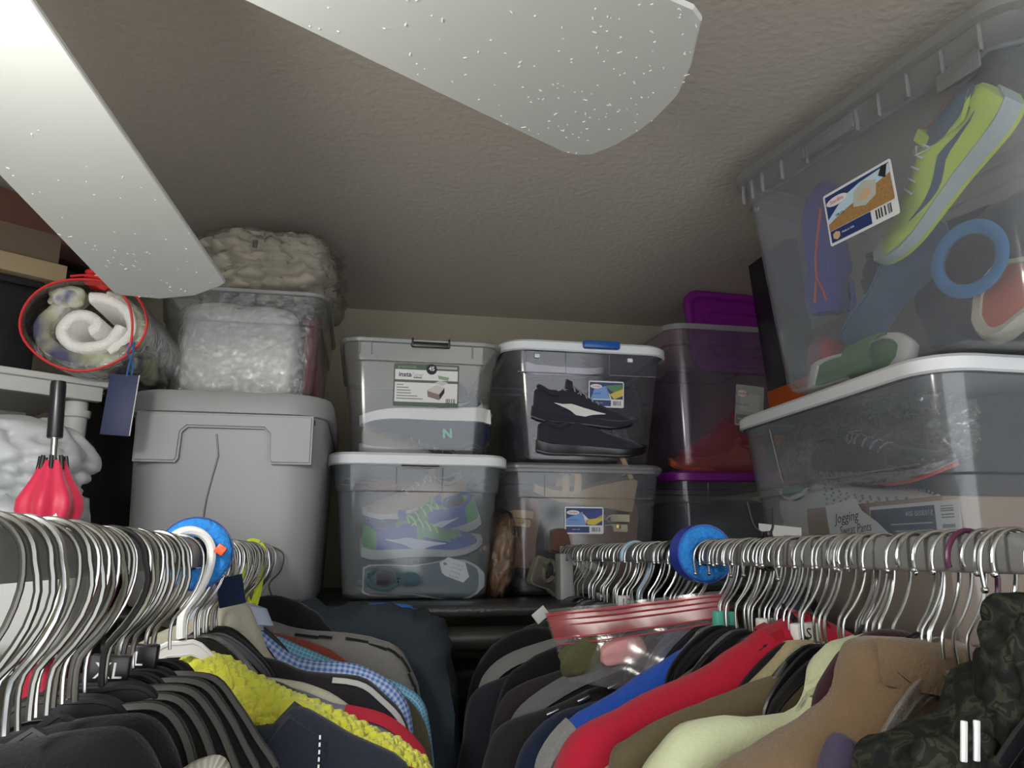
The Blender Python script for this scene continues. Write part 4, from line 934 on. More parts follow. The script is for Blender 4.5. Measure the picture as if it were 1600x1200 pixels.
def towel_roll():
    cx, y0, cz = -.486, 1.405, 2.050
    def spiral(turns, r0, r1, th, m, y1, y2, sd, label, sx=1.15, sz=.88, ph=0, cx=cx, cz=cz):
        n = int(turns * 26); pts = []
        for i in range(n + 1):
            q = i / n; a = ph + q * turns * 2 * PI; r = r0 + (r1 - r0) * q
            wob = 1 + .10 * noise.noise(Vector((math.cos(a) * 1.3, math.sin(a) * 1.3, sd)))
            pts.append(Vector((cx + sx * r * wob * math.cos(a), 0, cz + sz * r * wob * math.sin(a))))
        rings = []
        for i, p in enumerate(pts):
            a = pts[max(0, i - 1)]; b = pts[min(n, i + 1)]; tt = (b - a).normalized(); nn = Vector((-tt.z, 0, tt.x))
            rings_ = []
            for (o_, yy) in ((-1, y1 + .006), (-.6, y1 + .001), (0, y1 - .001), (.6, y1 + .001), (1, y1 + .006), (1, y2), (-1, y2)):
                yj = yy + .010 * noise.noise(Vector((p.x * 30, p.z * 30, sd))) if yy < y2 else yy
                rings_.append(p + nn * th * o_ * .5 + Vector((0, yj, 0)))
            rings.append(rings_)
        mb = MB().loft(rings); o = mb.build('towel', m, None, angle=60); tag(o, label, 'towel'); return o
    wp = mat('white plush', (.68, .67, .63), .95, bump=.9, bscale=160, sheen=.4)
    camo = bpy.data.materials.new('plush print'); camo.use_nodes = True; nt = camo.node_tree; p = nt.nodes['Principled BSDF']; p.inputs['Roughness'].default_value = .95
    tc = nd(nt, 'ShaderNodeTexCoord'); n = nd(nt, 'ShaderNodeTexNoise'); n.inputs['Scale'].default_value = 16; n.inputs['Detail'].default_value = 2; r = nd(nt, 'ShaderNodeValToRGB')
    e = r.color_ramp.elements; e[0].position = .36; e[0].color = (.07, .07, .12, 1); e[1].position = .46; e[1].color = (.22, .22, .17, 1)
    for q, c_ in ((.53, (.32, .34, .22, 1)), (.60, (.45, .44, .40, 1)), (.68, (.12, .12, .20, 1))): x = e.new(q); x.color = c_
    nt.links.new(tc.outputs['Object'], n.inputs['Vector']); nt.links.new(n.outputs['Fac'], r.inputs[0]); nt.links.new(r.outputs[0], p.inputs['Base Color'])
    bp = nd(nt, 'ShaderNodeBump'); bp.inputs['Strength'].default_value = .8; bp.inputs['Distance'].default_value = .003; n2 = nd(nt, 'ShaderNodeTexNoise'); n2.inputs['Scale'].default_value = 150; nt.links.new(tc.outputs['Object'], n2.inputs['Vector']); nt.links.new(n2.outputs['Fac'], bp.inputs['Height']); nt.links.new(bp.outputs[0], p.inputs['Normal'])
    spiral(.86, .066, .070, .026, camo, y0 + .012, y0 + .26, 1.0, 'rolled plush towel with grey and olive print, outer layer of the roll', ph=2.2)
    spiral(1.15, .012, .050, .020, wp, y0, y0 + .26, 2.0, 'white plush towel rolled inside the printed towel', ph=-.8, cx=cx - .004, cz=cz - .004)
    spiral(.45, .050, .062, .020, wp, y0 + .004, y0 + .26, 3.0, 'white plush towel fold along the right of the roll', ph=-1.1, cx=cx + .008)
    lumpy('towel', (.030, .02, .022), 75, 2, .2, camo, loc=(cx - .045, y0 + .03, cz + .055), label='dark printed towel corner tucked at the upper left of roll', cat='towel')
    lumpy('towel', (.024, .12, .030), 76, 2, .2, camo, loc=(cx + .066, y0 + .13, cz - .042), label='small printed towel tucked at lower right of roll', cat='towel')
    rp = mat('red piping', (.55, .02, .02), .35)
    t = thing('towel_bag', 'clear plastic bag with red piping holding the rolled towels', 'bag', (cx, y0 - .012, cz))
    ell = [2 * PI * k / 40 for k in range(40)]
    rings = [[Vector((sx * math.cos(a), y, sz * math.sin(a) * (1 + .04 * math.sin(3 * a)))) for a in ell] for y, sx, sz in ((-.004, .092, .070), (0, .100, .081), (.02, .103, .0845), (.26, .103, .0845), (.27, .098, .08))]
    MB().loft(rings, cap0=False).build('film', M_film, t)
    MB().tube([(.101 * math.cos(a), -.001, .0825 * math.sin(a) * (1 + .04 * math.sin(3 * a))) for a in ell], .0022, 6, closed=True).build('piping', rp, t)
    MB().tube(smooth_path([(-.03, -.004, .082), (.0, -.008, .084), (.035, -.010, .074), (.065, -.010, .045), (.078, -.008, .01), (.080, -.006, -.03), (.074, -.004, -.055)], 5), .0022, 6).build('piping', rp, t)
    lumpy('bag_end', (.035, .03, .020), 78, 2, .2, rp, t, loc=(.018, .03, .090), ridge=.2)
    tg = thing('hang_tag', 'navy blue card tag on blue cord hanging by the grey tub', 'tag', (-.401, 1.385, 2.006))
    MB().tube(smooth_path([(0, 0, .012), (.002, -.004, -.01), (-.002, -.005, -.030), (-.004, -.004, -.052)], 4), .0018, 6).build('cord', mat('blue cord', (.02, .09, .25), .8), tg)
    MB().tube(smooth_path([(0, 0, .012), (-.006, -.006, -.01), (.004, -.003, -.028), (.002, -.004, -.058)], 4), .0016, 6).build('cord', mat('blue cord', (.02, .09, .25), .8), tg)
    MB().cbox((-.010, -.004, -.100), (.046, .003, .105), .0008, Matrix.Rotation(R(3), 3, 'Y')).build('card', mat('navy card', (.018, .025, .075), .6), tg)
    MB().cbox((.0135, -.004, -.100), (.0012, .0034, .105), .0003, Matrix.Rotation(R(3), 3, 'Y')).build('card_edge', M_paper, tg)
towel_roll()
# ================================================================ foam rings, ties and straps on the rails
def foam_ring(x, y, label, ro, ri, half, gap0, gap1, outer, yaw=0):
    t = thing('foam_ring', label, 'foam ring', (x, y, RZ), (0, 0, R(yaw)))
    foam = mat('bright blue foam', (.02, .21, .62), .9, bump=1.0, bscale=220, var=.35, vscale=160)
    rings = []; n = 40
    for i in range(n + 1):
        a = R(gap0) + (R(gap1) - R(gap0)) * i / n
        c, s_ = math.cos(a), math.sin(a); j = .0012 * noise.noise(Vector((c * 9, s_ * 9, 1)))
        rings.append([Vector((r * c, yy, r * s_)) for r, yy in ((ri, -half), (ri + .003, -half - .002 + j), ((ri + ro) / 2, -half - .004 + j), (ro - .003, -half - .002), (ro, -half + .002), (ro, half - .002), (ro - .003, half), (ri, half))])
    MB().loft(rings).build('foam_body', foam, t, angle=50)
    rg_ = [[Vector((r * math.cos(a), yy, r * math.sin(a))) for r, yy in ((ro + .0004, -half + .003), (ro + .0016, -half + .003), (ro + .0016, half - .001), (ro + .0004, half - .001))] for a in [R(gap0) + (R(gap1) - R(gap0)) * i / n for i in range(n + 1)]]
    MB().loft(rg_).build('tape_band', outer, t, angle=50)
    return t
tape = mat('glossy blue tape', (.015, .045, .42), .35)
foam_ring(LX, .905, 'blue foam ring round the left rail beside white plastic hook', .0375, .0165, .018, 200, 520, mat('dark blue tape', (.02, .03, .16), .5), 8)
foam_ring(RX, 1.022, 'blue foam ring with torn gap round the right rail', .0375, .0165, .022, 15, 335, tape, -6)
hanger('white plastic hook hanger leaning over the left blue foam ring', LX, .868, 'white', M_whitepl, 'shirt', M_whitepl, yaw=30, dz=.006)
o = MB().cbox((0, 0, 0), (.010, .006, .010), .001, Matrix.Rotation(.6, 3, 'Y')).build('rail_clip', mat('orange plastic', (.75, .10, .02), .45)); o.location = (LX + .030, .878, RZ + .004); tag(o, 'small orange plastic chip on the left foam ring', 'clip')
o = MB().cbox((0, 0, 0), (.004, .020, .022), .001).build('rail_clip', mat('orange plastic', (.75, .10, .02), .45)); o.location = (LX + .0125, .80, RZ - .002); tag(o, 'orange plastic piece stuck on left rail near the foam ring', 'clip')
def cable_tie(x, y, label, pts, r=.0012):
    t = thing('cable_tie', label, 'cable tie', (x, y, RZ))
    MB().tube([(.0135 * math.cos(a), 0, .0185 * math.sin(a)) for a in [2 * PI * k / 20 for k in range(20)]], .0018, 6, closed=True).build('loop', M_blackpl, t)
    MB().tube(smooth_path(pts, 4), r, 6).build('tail', M_blackpl, t); MB().cbox((.0, 0, .022), (.007, .007, .007), .001).build('tie_head', M_blackpl, t)
cable_tie(LX, .928, 'black cable tie with long tail standing up from the left rail', [(0, 0, .022), (.002, 0, .06), (.010, 0, .105), (.0105, 0, .112), (.007, 0, .135)], .0011)
cable_tie(RX, .835, 'pair of black cable tie tails knotted over the right rail', [(.0, 0, .022), (.006, 0, .03), (.008, 0, .052)], .0016)
cable_tie(RX, .848, 'black cable tie bending left at knot on the right rail', [(.0, 0, .022), (-.012, 0, .034), (-.018, 0, .060)], .0016)
def strap():
    t = thing('yellow_strap', 'bright yellow green strap with orange tag hanging at left rail end', 'strap', (LX, 1.36, RZ))
    ys = mat('highlighter yellow webbing', (.55, .66, .03), .7)
    MB().tube(smooth_path([(.012, -.02, .016), (-.002, -.02, .018), (-.012, -.02, .0), (-.010, -.02, -.05), (.004, -.02, -.085)], 5), .006, 8, flat=.4).build('webbing', ys, t)
    MB().tube(smooth_path([(.012, -.018, .016), (.018, -.018, 0), (.016, -.018, -.05), (.010, -.02, -.085)], 5), .006, 8, flat=.4).build('webbing', ys, t)
    MB().cbox((.004, -.022, -.088), (.024, .008, .016), .002, Matrix.Rotation(-.3, 3, 'Y')).build('orange_tag', mat('amber plastic', (.70, .28, .02), .5), t)
strap()
o = thing('dark_flag_tag', 'small dark blue cloth tag hanging right of left foam ring', 'tag', (LX + .028, .98, RZ - .043), (0, R(-12), 0))
MB().cbox((0, 0, 0), (.030, .002, .034), .0006).build('tag_cloth', fab('deep navy cloth', (.012, .02, .05)), o)
def wire():
    t = thing('lanyard', 'thin black cord looped below the far end of left rail', 'cord', (LX, 1.50, RZ))
    MB().tube(smooth_path([(.01, 0, .015), (.036, 0, .0), (.034, 0, -.03), (.015, 0, -.055), (.026, 0, -.085), (.03, 0, -.10)], 6), .0013, 6).build('cord_loop', M_blackpl, t)
wire()
t = thing('card_divider', 'grey card lettered Exta behind the cable ties on right rail', 'card', (.585, 1.02, RZ + .018))
M_ = frame((0, 0, 0), (1, 0, -.06), (0, -1, 0)); p_ = poly([(-.032, -.02), (.032, -.02), (.032, .020), (-.034, .022)], M_, M_greycard, t, 'card_sheet', .0006); text_obj('Exta', .014, M_ @ T(-.008, .001, .001), M_ink, p_, slant=.2)
poly([(.004, .006), (.026, .006), (.026, .008), (.004, .008)], M_ @ T(0, 0, .001), M_greyink, p_)
# ================================================================ garments
def dense(prof, n=3):
    pts = smooth_path([(p[0], 0, p[1]) for p in prof], n); return pts
def garment(name, label, cat, x, y, prof, T_, m, wr=.003, drop=.50, s=1, collar=None, group=None, seed=0, yaw=0, fluff=0, hem=None, fold=.0, tmod=None, lo=.0035):
    """cloth hanging on a hanger. prof: (dx, dz) from neck to shoulder end on the side towards the aisle"""
    p = list(prof); e = p[-1]; pp = p[-2]
    dx = (e[0] - pp[0]); dz = e[1] - pp[1]
    p += [(e[0] + max(-.02, min(.02, dx * .35)), e[1] - .06), (e[0] + max(-.03, min(.03, dx * .45)), e[1] - .16), (e[0] + max(-.03, min(.03, dx * .4)), e[1] - .32), (e[0] + dx * .1, e[1] - drop)]
    side = dense(p, 4)
    sgn = 1 if side[-1].x > 0 else -1
    W = abs(side[-1].x)
    ot = [(0, p[0][1]), (-sgn * .05, p[0][1] - .012), (-sgn * .12, p[0][1] - .055), (-sgn * .19, p[0][1] - .10), (-sgn * .215, p[0][1] - .17), (-sgn * .225, p[0][1] - .3), (-sgn * .22, p[0][1] - drop)]
    other = dense(ot, 3)
    P = [q for q in other[:0:-1]] + ([] if abs(side[0].x) < .004 else [Vector((0, 0, p[0][1]))]) + side
    N = len(P); K = 6; Rr = 4; vs = []; uvs = []; sl = 0
    Cn = Vector((0, 0, P[0].z + .02)); zc = (p[0][1] + e[1]) / 2 - .20
    nm = []
    for i in range(N):
        a = P[max(0, i - 1)]; b = P[min(N - 1, i + 1)]; t_ = (b - a).normalized(); n_ = Vector((-t_.z, 0, t_.x))
        if n_.z < 0 and abs(n_.x) < .8: n_ = -n_
        if n_.dot(P[i] - Vector((0, 0, zc))) < 0: n_ = -n_
        nm.append(n_)
    for i in range(N):
        q = P[i]; n_ = nm[i]
        if i: sl += (P[i] - P[i - 1]).length
        T2 = T_ * (tmod(q.x * sgn) if tmod else 1)
        C_ = Vector((q.x * .15, 0, min(zc, q.z - .03)))
        cols = []
        for r in range(Rr): f = r / Rr; cols.append((q - n_ * T2).lerp(C_, (1 - f) * .9) + Vector((0, -T2 * (1 - .25 * (1 - f)), 0)))
        for k in range(K + 1):
            a = -PI / 2 + PI * k / K
            cols.append(q + Vector((0, T2 * math.sin(a), 0)) - n_ * T2 * (1 - math.cos(a)))
        for r in range(Rr): f = (r + 1) / Rr; cols.append((q - n_ * T2).lerp(C_, f * .9) + Vector((0, T2 * (1 - .25 * f), 0)))
        for j, c in enumerate(cols):
            d = (lo + wr * .6 * (lo > 0)) * noise.noise(Vector((c.x * 9 + seed * 5, c.y * 6 + sl * 4, c.z * 16 + seed))) + wr * noise.noise(Vector((c.x * 14 + seed * 7, c.y * 20, c.z * 9))) + wr * .5 * noise.noise(Vector((c.x * 40, c.y * 40 + seed * 3, c.z * 30)))
            if fold: d += fold * math.sin(sl * 60 + 5 * noise.noise(Vector((c.x * 5, seed, c.z * 5))))
            c2 = c + n_ * d + Vector((0, d * .7 * (1 if c.y > 0 else -1), 0))
            vs.append(c2); uvs.append((sl, (j - Rr) * T_ * PI / K))
    M_ = K + 1 + 2 * Rr; fs = [(i * M_ + j, i * M_ + j + 1, (i + 1) * M_ + j + 1, (i + 1) * M_ + j) for i in range(N - 1) for j in range(M_ - 1)]
    t = thing(name, label, cat, (x, y, RZ), (0, 0, R(yaw)), group)
    o = mesh('cloth', vs, fs, m, t, angle=75, uvs=uvs)
    t['_'] = 0; del t['_']
    t_info = dict(P=P, nm=nm, T=T_, s0=len(other) - 1, N=N, obj=t, sgn=sgn)
    if collar:
        kind, cm, h_ = collar
        if kind == 'shirt':
            z0 = p[0][1] + .004; rings = []
            for q, (ra, rb, dz_) in enumerate(((.050, .026, -.010), (.047, .024, h_ * .6), (.046, .023, h_), (.052, .027, h_ * .9), (.062, .032, -.004))):
                rings.append([Vector((ra * math.cos(a), rb * math.sin(a), z0 + dz_ - .012 * abs(math.cos(a)))) for a in [2 * PI * k / 24 for k in range(24)]])
            MB().loft(rings, cap0=False, cap1=False).build('collar', cm, t, angle=60)
        elif kind == 'band':
            z0 = p[0][1]
            MB().tube([(.052 * math.cos(a), .022 * math.sin(a), z0 - .004 - .012 * abs(math.cos(a)) - (.010 if math.sin(a) < 0 else 0)) for a in [2 * PI * k / 24 for k in range(24)]], h_, 8, closed=True).build('collar', cm, t)
    return t_info
def strip(g, u0, u1, a0, a1, m, name='stripe', off=.0026, dash=None, thick=.0010):
    """band lying on the garment's shoulder between aisle-side fractions u0..u1 and roll angles a0..a1 (degrees)"""
    P, nm, T_ = g['P'][g['s0']:], g['nm'][g['s0']:], g['T']; n = len(P); mb = MB()
    i0, i1 = int(u0 * (n - 1)), int(u1 * (n - 1)); idx = list(range(i0, i1 + 1)); ks = [R(a0) + (R(a1) - R(a0)) * k / 3 for k in range(4)]
    def pt(i, a, o_): q = P[i]; return q + Vector((0, (T_ + o_) * math.sin(a), 0)) - nm[i] * (T_ - (T_ + o_) * math.cos(a))
    if dash:
        segs = []
        for i, j in zip(idx, idx[1:]):
            m_ = max(1, int((P[j] - P[i]).length / dash))
            for k in range(m_):
                A, B = [[pt(i, a, off + .002).lerp(pt(j, a, off + .002), f) for a in ks] for f in (k / m_, (k + .5) / m_)]
                mb.add(A + B, [(q, q + 1, 4 + q + 1, 4 + q) for q in range(3)])
    else:
        rings = [[pt(i, a, off) for a in ks] + [pt(i, a, off + thick) for a in ks[::-1]] for i in idx]
        mb.loft(rings)
    return mb.build(name, m, g['obj'])
gi = []
def G(side, key, label, y, prof, T_, m, name='shirt', cat='shirt', hl=None, hk='ball', hm=None, bmat=None, **k):
    x = LX if side == 'L' else RX
    g = garment(name, label, cat, x, y, prof, T_, m, seed=len(gi) + 1, **k); gi.append(g)
    hp = [(0, prof[0][1] + .004)] + [(px * .82, pz - .014) for px, pz in prof[1:] if abs(px) * .82 < .2][:5]
    if len(hp) < 3: hp.append((hp[-1][0] + (.06 if hp[-1][0] > 0 else -.06), hp[-1][1] - .04))
    sg = 1 if hp[-1][0] > 0 else -1
    hp = [(abs(a), b) for a, b in hp]; hp.sort()
    if hl: hanger(hl, x, y, hk, hm or M_chrome, None, bmat, prof=hp, yaw=k.get('yaw', 0))
    return g
# ---------------- left rail, near to far
M_fuzz = fab('charcoal wool', (.045, .045, .05)); M_blk = fab('matt black jersey', (.010, .010, .012), .1)
piping = mat('painted highlight grey', (.085, .085, .08), .35)  # grey that colours in the thin highlights on the black camisoles
G('L', 'a', 'charcoal wool garment filling the lower left corner', .45, [(0, -.135), (.04, -.128), (.065, -.138), (.085, -.17)], .02, M_fuzz, 'jumper', 'jumper', hl='hanger of the charcoal wool garment in the lower left corner', wr=.008)
G('L', 'a', 'beige rib knit top, rounded shoulder at the bottom edge, left rail', .525, [(.03, -.150), (.07, -.128), (.085, -.118), (.098, -.116), (.108, -.125), (.116, -.15)], .012, weave('beige knit', 'rib', (.25, .24, .21), (.36, .35, .31), .005), 'knit_top', 'top', hl='hanger of the beige knit top on the left rail', wr=.006, collar=('band', M_fuzz, .005))
for i, y in enumerate((.505, .545, .585, .622, .660, .698, .735)):
    j = max(0, i - 2) * .004
    g = G('L', 'b', ORD[i] + (' black camisole' if i < 2 else ' black camisole, painted shoulder highlight,') + ' counted from the camera on the left rail', y, [(0, -.100), (.03, -.097), (.050 + j * .6, -.098 - j * .3), (.064 + j, -.110 - j), (.075 + j * 1.4, -.135 - j), (.087 + j * 2, -.185)], .014, M_blk, 'camisole', 'top', group='black camisoles on the left rail', hl='hanger inside the ' + ORD[i] + ' black camisole from the camera, left rail', wr=.0015, lo=0)
    if i > 1: o = strip(g, 0, .55, -50, -34, piping, 'piping')  # pale strip paints the highlight along the shoulder
for o in list(C.objects):
    if 'black camisole from the camera, left rail' in o.get('label', '') and 'hanger' in o['label']: o['group'] = 'hangers of the black camisoles'
g = G('L', 'c', 'navy jersey top with white stitched line across the collar, left rail', .765, [(0, -.148), (.06, -.150), (.105, -.150), (.122, -.137), (.145, -.147), (.175, -.160), (.226, -.185)], .011, fab('ink navy jersey', (.014, .018, .028), .1), hl='hanger of the navy top with white stitching', wr=.004)
MB().loft([[Vector((.095, -.016, -.18)), Vector((.095, .010, -.165)), Vector((.105, .010, -.15)), Vector((.105, -.014, -.16))], [Vector((.116, -.018, -.19)), Vector((.116, .012, -.150)), Vector((.122, .010, -.132)), Vector((.120, -.014, -.142))], [Vector((.148, -.018, -.20)), Vector((.148, .012, -.160)), Vector((.146, .010, -.148)), Vector((.146, -.014, -.158))]]).build('collar_fold', fab('ink navy jersey', (.014, .018, .028)), g['obj'], smooth=False)
mb = MB()
for k in range(9): mb.box((.1475, -.0185 , -.158 - k * .006), (.0016, .001, .0034))
mb.build('stitching', M_paper, g['obj'], smooth=False)
redrib = weave('red rib knit', 'rib', (.26, .010, .025), (.52, .035, .06), .0045, bump=.8)
G('L', 'd', 'red ribbed knit jumper in front of the yellow fleece, left rail', .822, [(0, -.140), (.050, -.144), (.102, -.170), (.145, -.188), (.206, -.200), (.257, -.220)], .013, redrib, 'jumper', 'jumper', hl='hanger of the red ribbed jumper on the left rail')
yl = mat('yellow fleece', (.60, .62, .05), .95, bump=.8, bscale=200, sheen=.5)
g = G('L', 'e', 'bright yellow fluffy fleece jacket on the left rail', .895, [(0, -.110), (.03, -.108), (.072, -.130), (.14, -.162), (.209, -.194), (.251, -.222)], .030, yl, 'fleece_jacket', 'jacket', hl='hanger of the bright yellow fleece jacket', wr=.006)
def pile(g, m, n, r0, r1, amin, amax, seed, u1=.75, name='fleece_pile'):
    rr = random.Random(seed); P, nm, T_ = g['P'][g['s0']:], g['nm'][g['s0']:], g['T']; mb = MB(); N = len(P)
    for _ in range(n):
        f = rr.random() * u1 * (N - 1); i = int(f); f -= i; a = R(rr.uniform(amin, amax)); r = rr.uniform(r0, r1)
        q = P[i].lerp(P[i + 1], f) + Vector((0, T_ * math.sin(a), 0)) - nm[i] * T_ * (1 - math.cos(a))
        mb.sphere(q + Vector((rr.uniform(-.002, .002),) * 3), r, 7, 5, (1, rr.uniform(.7, 1.1), rr.uniform(.7, 1.2)))
    mb.build(name, m, g['obj'], kind='stuff')
pile(g, yl, 2300, .0030, .0072, -90, 60, 2)
G('L', 'f', 'charcoal lace knit top behind the yellow fleece, left rail', .952, [(0, -.120), (.08, -.135), (.135, -.162), (.165, -.185), (.2, -.22)], .012, fab('charcoal lace', (.035, .035, .032), .5), wr=.006, hl='hanger of the charcoal lace knit top')
g = G('L', 'g', 'grey jumper with red rib trim behind the yellow fleece, left rail', .985, [(0, -.125), (.10, -.152), (.151, -.172), (.211, -.188), (.249, -.218), (.262, -.245)], .011, fab('blue grey knit', (.17, .18, .23)), 'jumper', 'jumper', hl='hanger of the grey jumper with red trim', lo=0)
strip(g, .25, .8, -80, -20, redrib, 'red_trim', thick=.002)
g = G('L', 'h', 'black jacket with white woven stripe along the shoulder, left rail', 1.04, [(0, -.112), (.078, -.128), (.117, -.142), (.18, -.151), (.212, -.172), (.241, -.205)], .017, fab('soft black knit', (.018, .016, .02), .3), 'jacket', 'jacket', hl='hanger of the black jacket with white stripe', lo=0, wr=.0015)
strip(g, .30, .80, -66, -46, weave('white woven tape', 'rib', (.25, .25, .25), (.6, .6, .58), .003), 'white_stripe')
G('L', 'i', 'cream cotton shirt hanging off its hanger by the foam ring, left rail', 1.085, [(-.03, -.075), (.0, -.060), (.025, -.062), (.045, -.09), (.07, -.130), (.11, -.165), (.16, -.195)], .013, fab('cream cotton', (.48, .46, .37), .06), wr=.005, hl='hanger of the cream cotton shirt', bmat=M_whitepl)
G('L', 'j', 'cream blouse sleeve between gingham shirt and yellow fleece', 1.005, [(.02, -.14), (.10, -.146), (.135, -.158), (.17, -.180), (.19, -.21)], .008, fab('cream cotton', (.48, .46, .37), .06), 'blouse', 'blouse', wr=.005, hl='hanger of the cream blouse')
G('L', 'k', 'blue and white gingham shirt with curved shoulder, left rail', 1.15, [(0, -.085), (.039, -.099), (.101, -.140), (.179, -.151), (.234, -.186), (.252, -.222)], .018, weave('blue gingham', 'gingham', (.50, .58, .74), (.07, .17, .50), .0078), hl='hanger of the blue gingham shirt', collar=('shirt', weave('blue gingham', 'gingham', (.50, .58, .74), (.07, .17, .50), .0078), .02))
G('L', 'l', 'light blue checked shirt behind the gingham one, left rail', 1.215, [(0, -.095), (.049, -.112), (.142, -.150), (.218, -.178), (.272, -.207), (.290, -.252)], .016, weave('aqua check', 'grid', (.10, .30, .46), (.32, .55, .68), .006), hl='hanger of the light blue checked shirt')
G('L', 'm', 'olive green shirt below the checked shirts, left rail', 1.185, [(0, -.12), (.12, -.165), (.21, -.185), (.262, -.215), (.285, -.26)], .010, fab('olive cotton', (.09, .085, .05)), hl='hanger of the olive green shirt')
g = G('L', 'n', 'grey jacket with black pleats along the shoulder, left rail', 1.30, [(0, -.095), (.04, -.105), (.10, -.115), (.178, -.126), (.239, -.145), (.271, -.190), (.279, -.225)], .026, fab('mid grey twill', (.17, .165, .155)), 'jacket', 'jacket', hl='hanger of the grey pleated jacket', wr=.005, lo=0)
for k in range(9): strip(g, .18 + k * .05, .18 + k * .05 + .045, -58 + 4 * (k % 3), -48 + 4 * (k % 3), M_blackcloth, 'pleat', off=.0018, thick=.0005)
G('L', 'o', 'rust orange top edge peeping out below the grey pleated jacket', 1.258, [(0, -.105), (.06, -.118), (.12, -.136), (.15, -.15), (.2, -.19)], .010, fab('rust top', (.22, .05, .03)), 'top', 'top', hl='hanger of the rust orange top')
G('L', 'p', 'large dark denim jacket folded over the far end of left rail', 1.44, [(0, -.085), (.05, -.072), (.144, -.098), (.20, -.090), (.265, -.096), (.315, -.125), (.345, -.20), (.362, -.33)], .055, mat('dark denim', (.016, .026, .036), .85, bump=.3, bscale=600, var=.2, vscale=500), 'denim_jacket', 'jacket', hl='hanger of the large dark denim jacket', wr=.032, lo=0, fold=.0)
G('L', 'q', 'black jacket collar at the far end of the left rail', 1.363, [(0, -.078), (.03, -.066), (.07, -.070), (.10, -.09), (.13, -.12), (.16, -.16)], .012, fab('black nylon', (.010, .010, .013)), 'jacket', 'jacket', wr=.008, hl='hanger of the black jacket at left rail end')
o = lumpy('blue_cloth', (.07, .012, .015), 91, 2, .2, fab('bright blue cloth', (.02, .16, .60)), loc=(.035, 1.575, SH - .012), label='strip of bright blue cloth between dark denim jacket and shelf', cat='cloth')
o = MB().cbox((0, 0, 0), (.012, .003, .018), .001, Matrix.Rotation(.3, 3, 'Y')).build('paper_tag', M_paper); o.location = (-.045, 1.53, SH - .012); tag(o, 'tiny white paper tag left of the bright blue cloth strip', 'tag')
# ---------------- right rail, far to near
G('R', 'r1', 'black blazer at the far end of the right rail', 1.545, [(-.02, -.125), (-.054, -.150), (-.12, -.142), (-.205, -.172), (-.248, -.235), (-.256, -.300)], .030, M_blackcloth, 'blazer', 'blazer', hl='hanger of the black blazer at far end of right rail')
G('R', 'r0', 'dark grey shirt with pointed collar at far end of right rail', 1.572, [(-.02, -.118), (-.07, -.125), (-.14, -.150), (-.19, -.20)], .016, fab('ash cloth', (.05, .05, .045)), hl='hanger of the dark grey shirt far end')
g = G('R', 'r2', 'black top with broad pale grey rib shoulder, far right rail', 1.475, [(-.02, -.13), (-.08, -.152), (-.179, -.180), (-.227, -.212), (-.245, -.255)], .026, M_blackcloth, 'top', 'top', hl='hanger of the black top with pale grey shoulder, far one', lo=0)
strip(g, .05, .72, -75, -15, weave('grey rib', 'rib', (.16, .17, .165), (.27, .28, .27), .005), 'grey_band', thick=.0015)
G('R', 'r3', 'charcoal blue jacket with low shoulder, far right rail', 1.40, [(-.05, -.16), (-.14, -.19), (-.215, -.212), (-.268, -.240), (-.284, -.31)], .022, fab('charcoal blue', (.022, .024, .032)), 'jacket', 'jacket', hl='hanger of the charcoal blue jacket')
G('R', 'r4', 'plain black jumper between two grey banded tops, right rail', 1.335, [(-.03, -.125), (-.119, -.152), (-.205, -.192), (-.232, -.240), (-.238, -.29)], .022, M_blk, 'jumper', 'jumper', hl='hanger of the plain black jumper')
G('R', 'r5', 'dark plum grey top low between black jumpers, right rail', 1.275, [(-.05, -.16), (-.15, -.185), (-.225, -.215), (-.25, -.26)], .018, fab('plum grey', (.030, .025, .030)), 'top', 'top', hl='hanger of the dark plum grey top')
g = G('R', 'r6', 'black top with grey band along the shoulder, below the zip bag', 1.215, [(.0, -.135), (-.07, -.158), (-.148, -.186), (-.215, -.226), (-.24, -.27)], .022, fab('blue black jersey', (.016, .016, .022)), 'top', 'top', hl='hanger of the black top with grey band below the zip bag', lo=0)
strip(g, .12, .66, -80, -10, fab('silver grey jersey', (.15, .155, .16)), 'grey_band', thick=.0015)
g = G('R', 'r7', 'wide black jacket with silver studs, right rail behind blue jumper', 1.14, [(-.008, -.150), (-.07, -.170), (-.148, -.203), (-.225, -.225), (-.268, -.248), (-.290, -.30)], .026, fab('faded black', (.020, .019, .019)), 'jacket', 'jacket', hl='clear hanger of the wide black jacket with studs', bmat=M_clearhanger)
for k in range(3): MB().cbox((-.10 - .045 * k, -.020, -.186 - .016 * k), (.020, .006, .005), .0015, Matrix.Rotation(-.35, 3, 'Y')).build('stud', M_chrome, g['obj'])
G('R', 'r8', 'periwinkle blue shirt low behind the navy jumper, right rail', 1.085, [(.0, -.105), (-.03, -.108), (-.06, -.150), (-.15, -.225), (-.225, -.262), (-.252, -.300)], .014, fab('periwinkle', (.13, .22, .62)), hl='hanger of the periwinkle blue shirt')
G('R', 'r9', 'dark navy jumper beside the bright blue one, right rail', 1.04, [(-.02, -.15), (-.086, -.184), (-.16, -.192), (-.21, -.206), (-.245, -.240), (-.26, -.28)], .022, fab('deep navy jersey', (.010, .018, .042)), 'jumper', 'jumper', hl='hanger of the dark navy jumper')
blue = fab('royal blue jersey', (.022, .080, .42))
g = G('R', 'r10', 'royal blue jumper with heather grey lower sleeve, right rail', .975, [(.024, -.103), (-.015, -.100), (-.039, -.112), (-.095, -.140), (-.145, -.167), (-.205, -.200), (-.238, -.236), (-.246, -.27)], .022, blue, 'jumper', 'jumper', hl='hanger of the royal blue jumper', lo=0)
strip(g, .48, 1.0, -95, 80, fab('heather grey', (.27, .27, .265), .3), 'grey_sleeve', thick=.002)
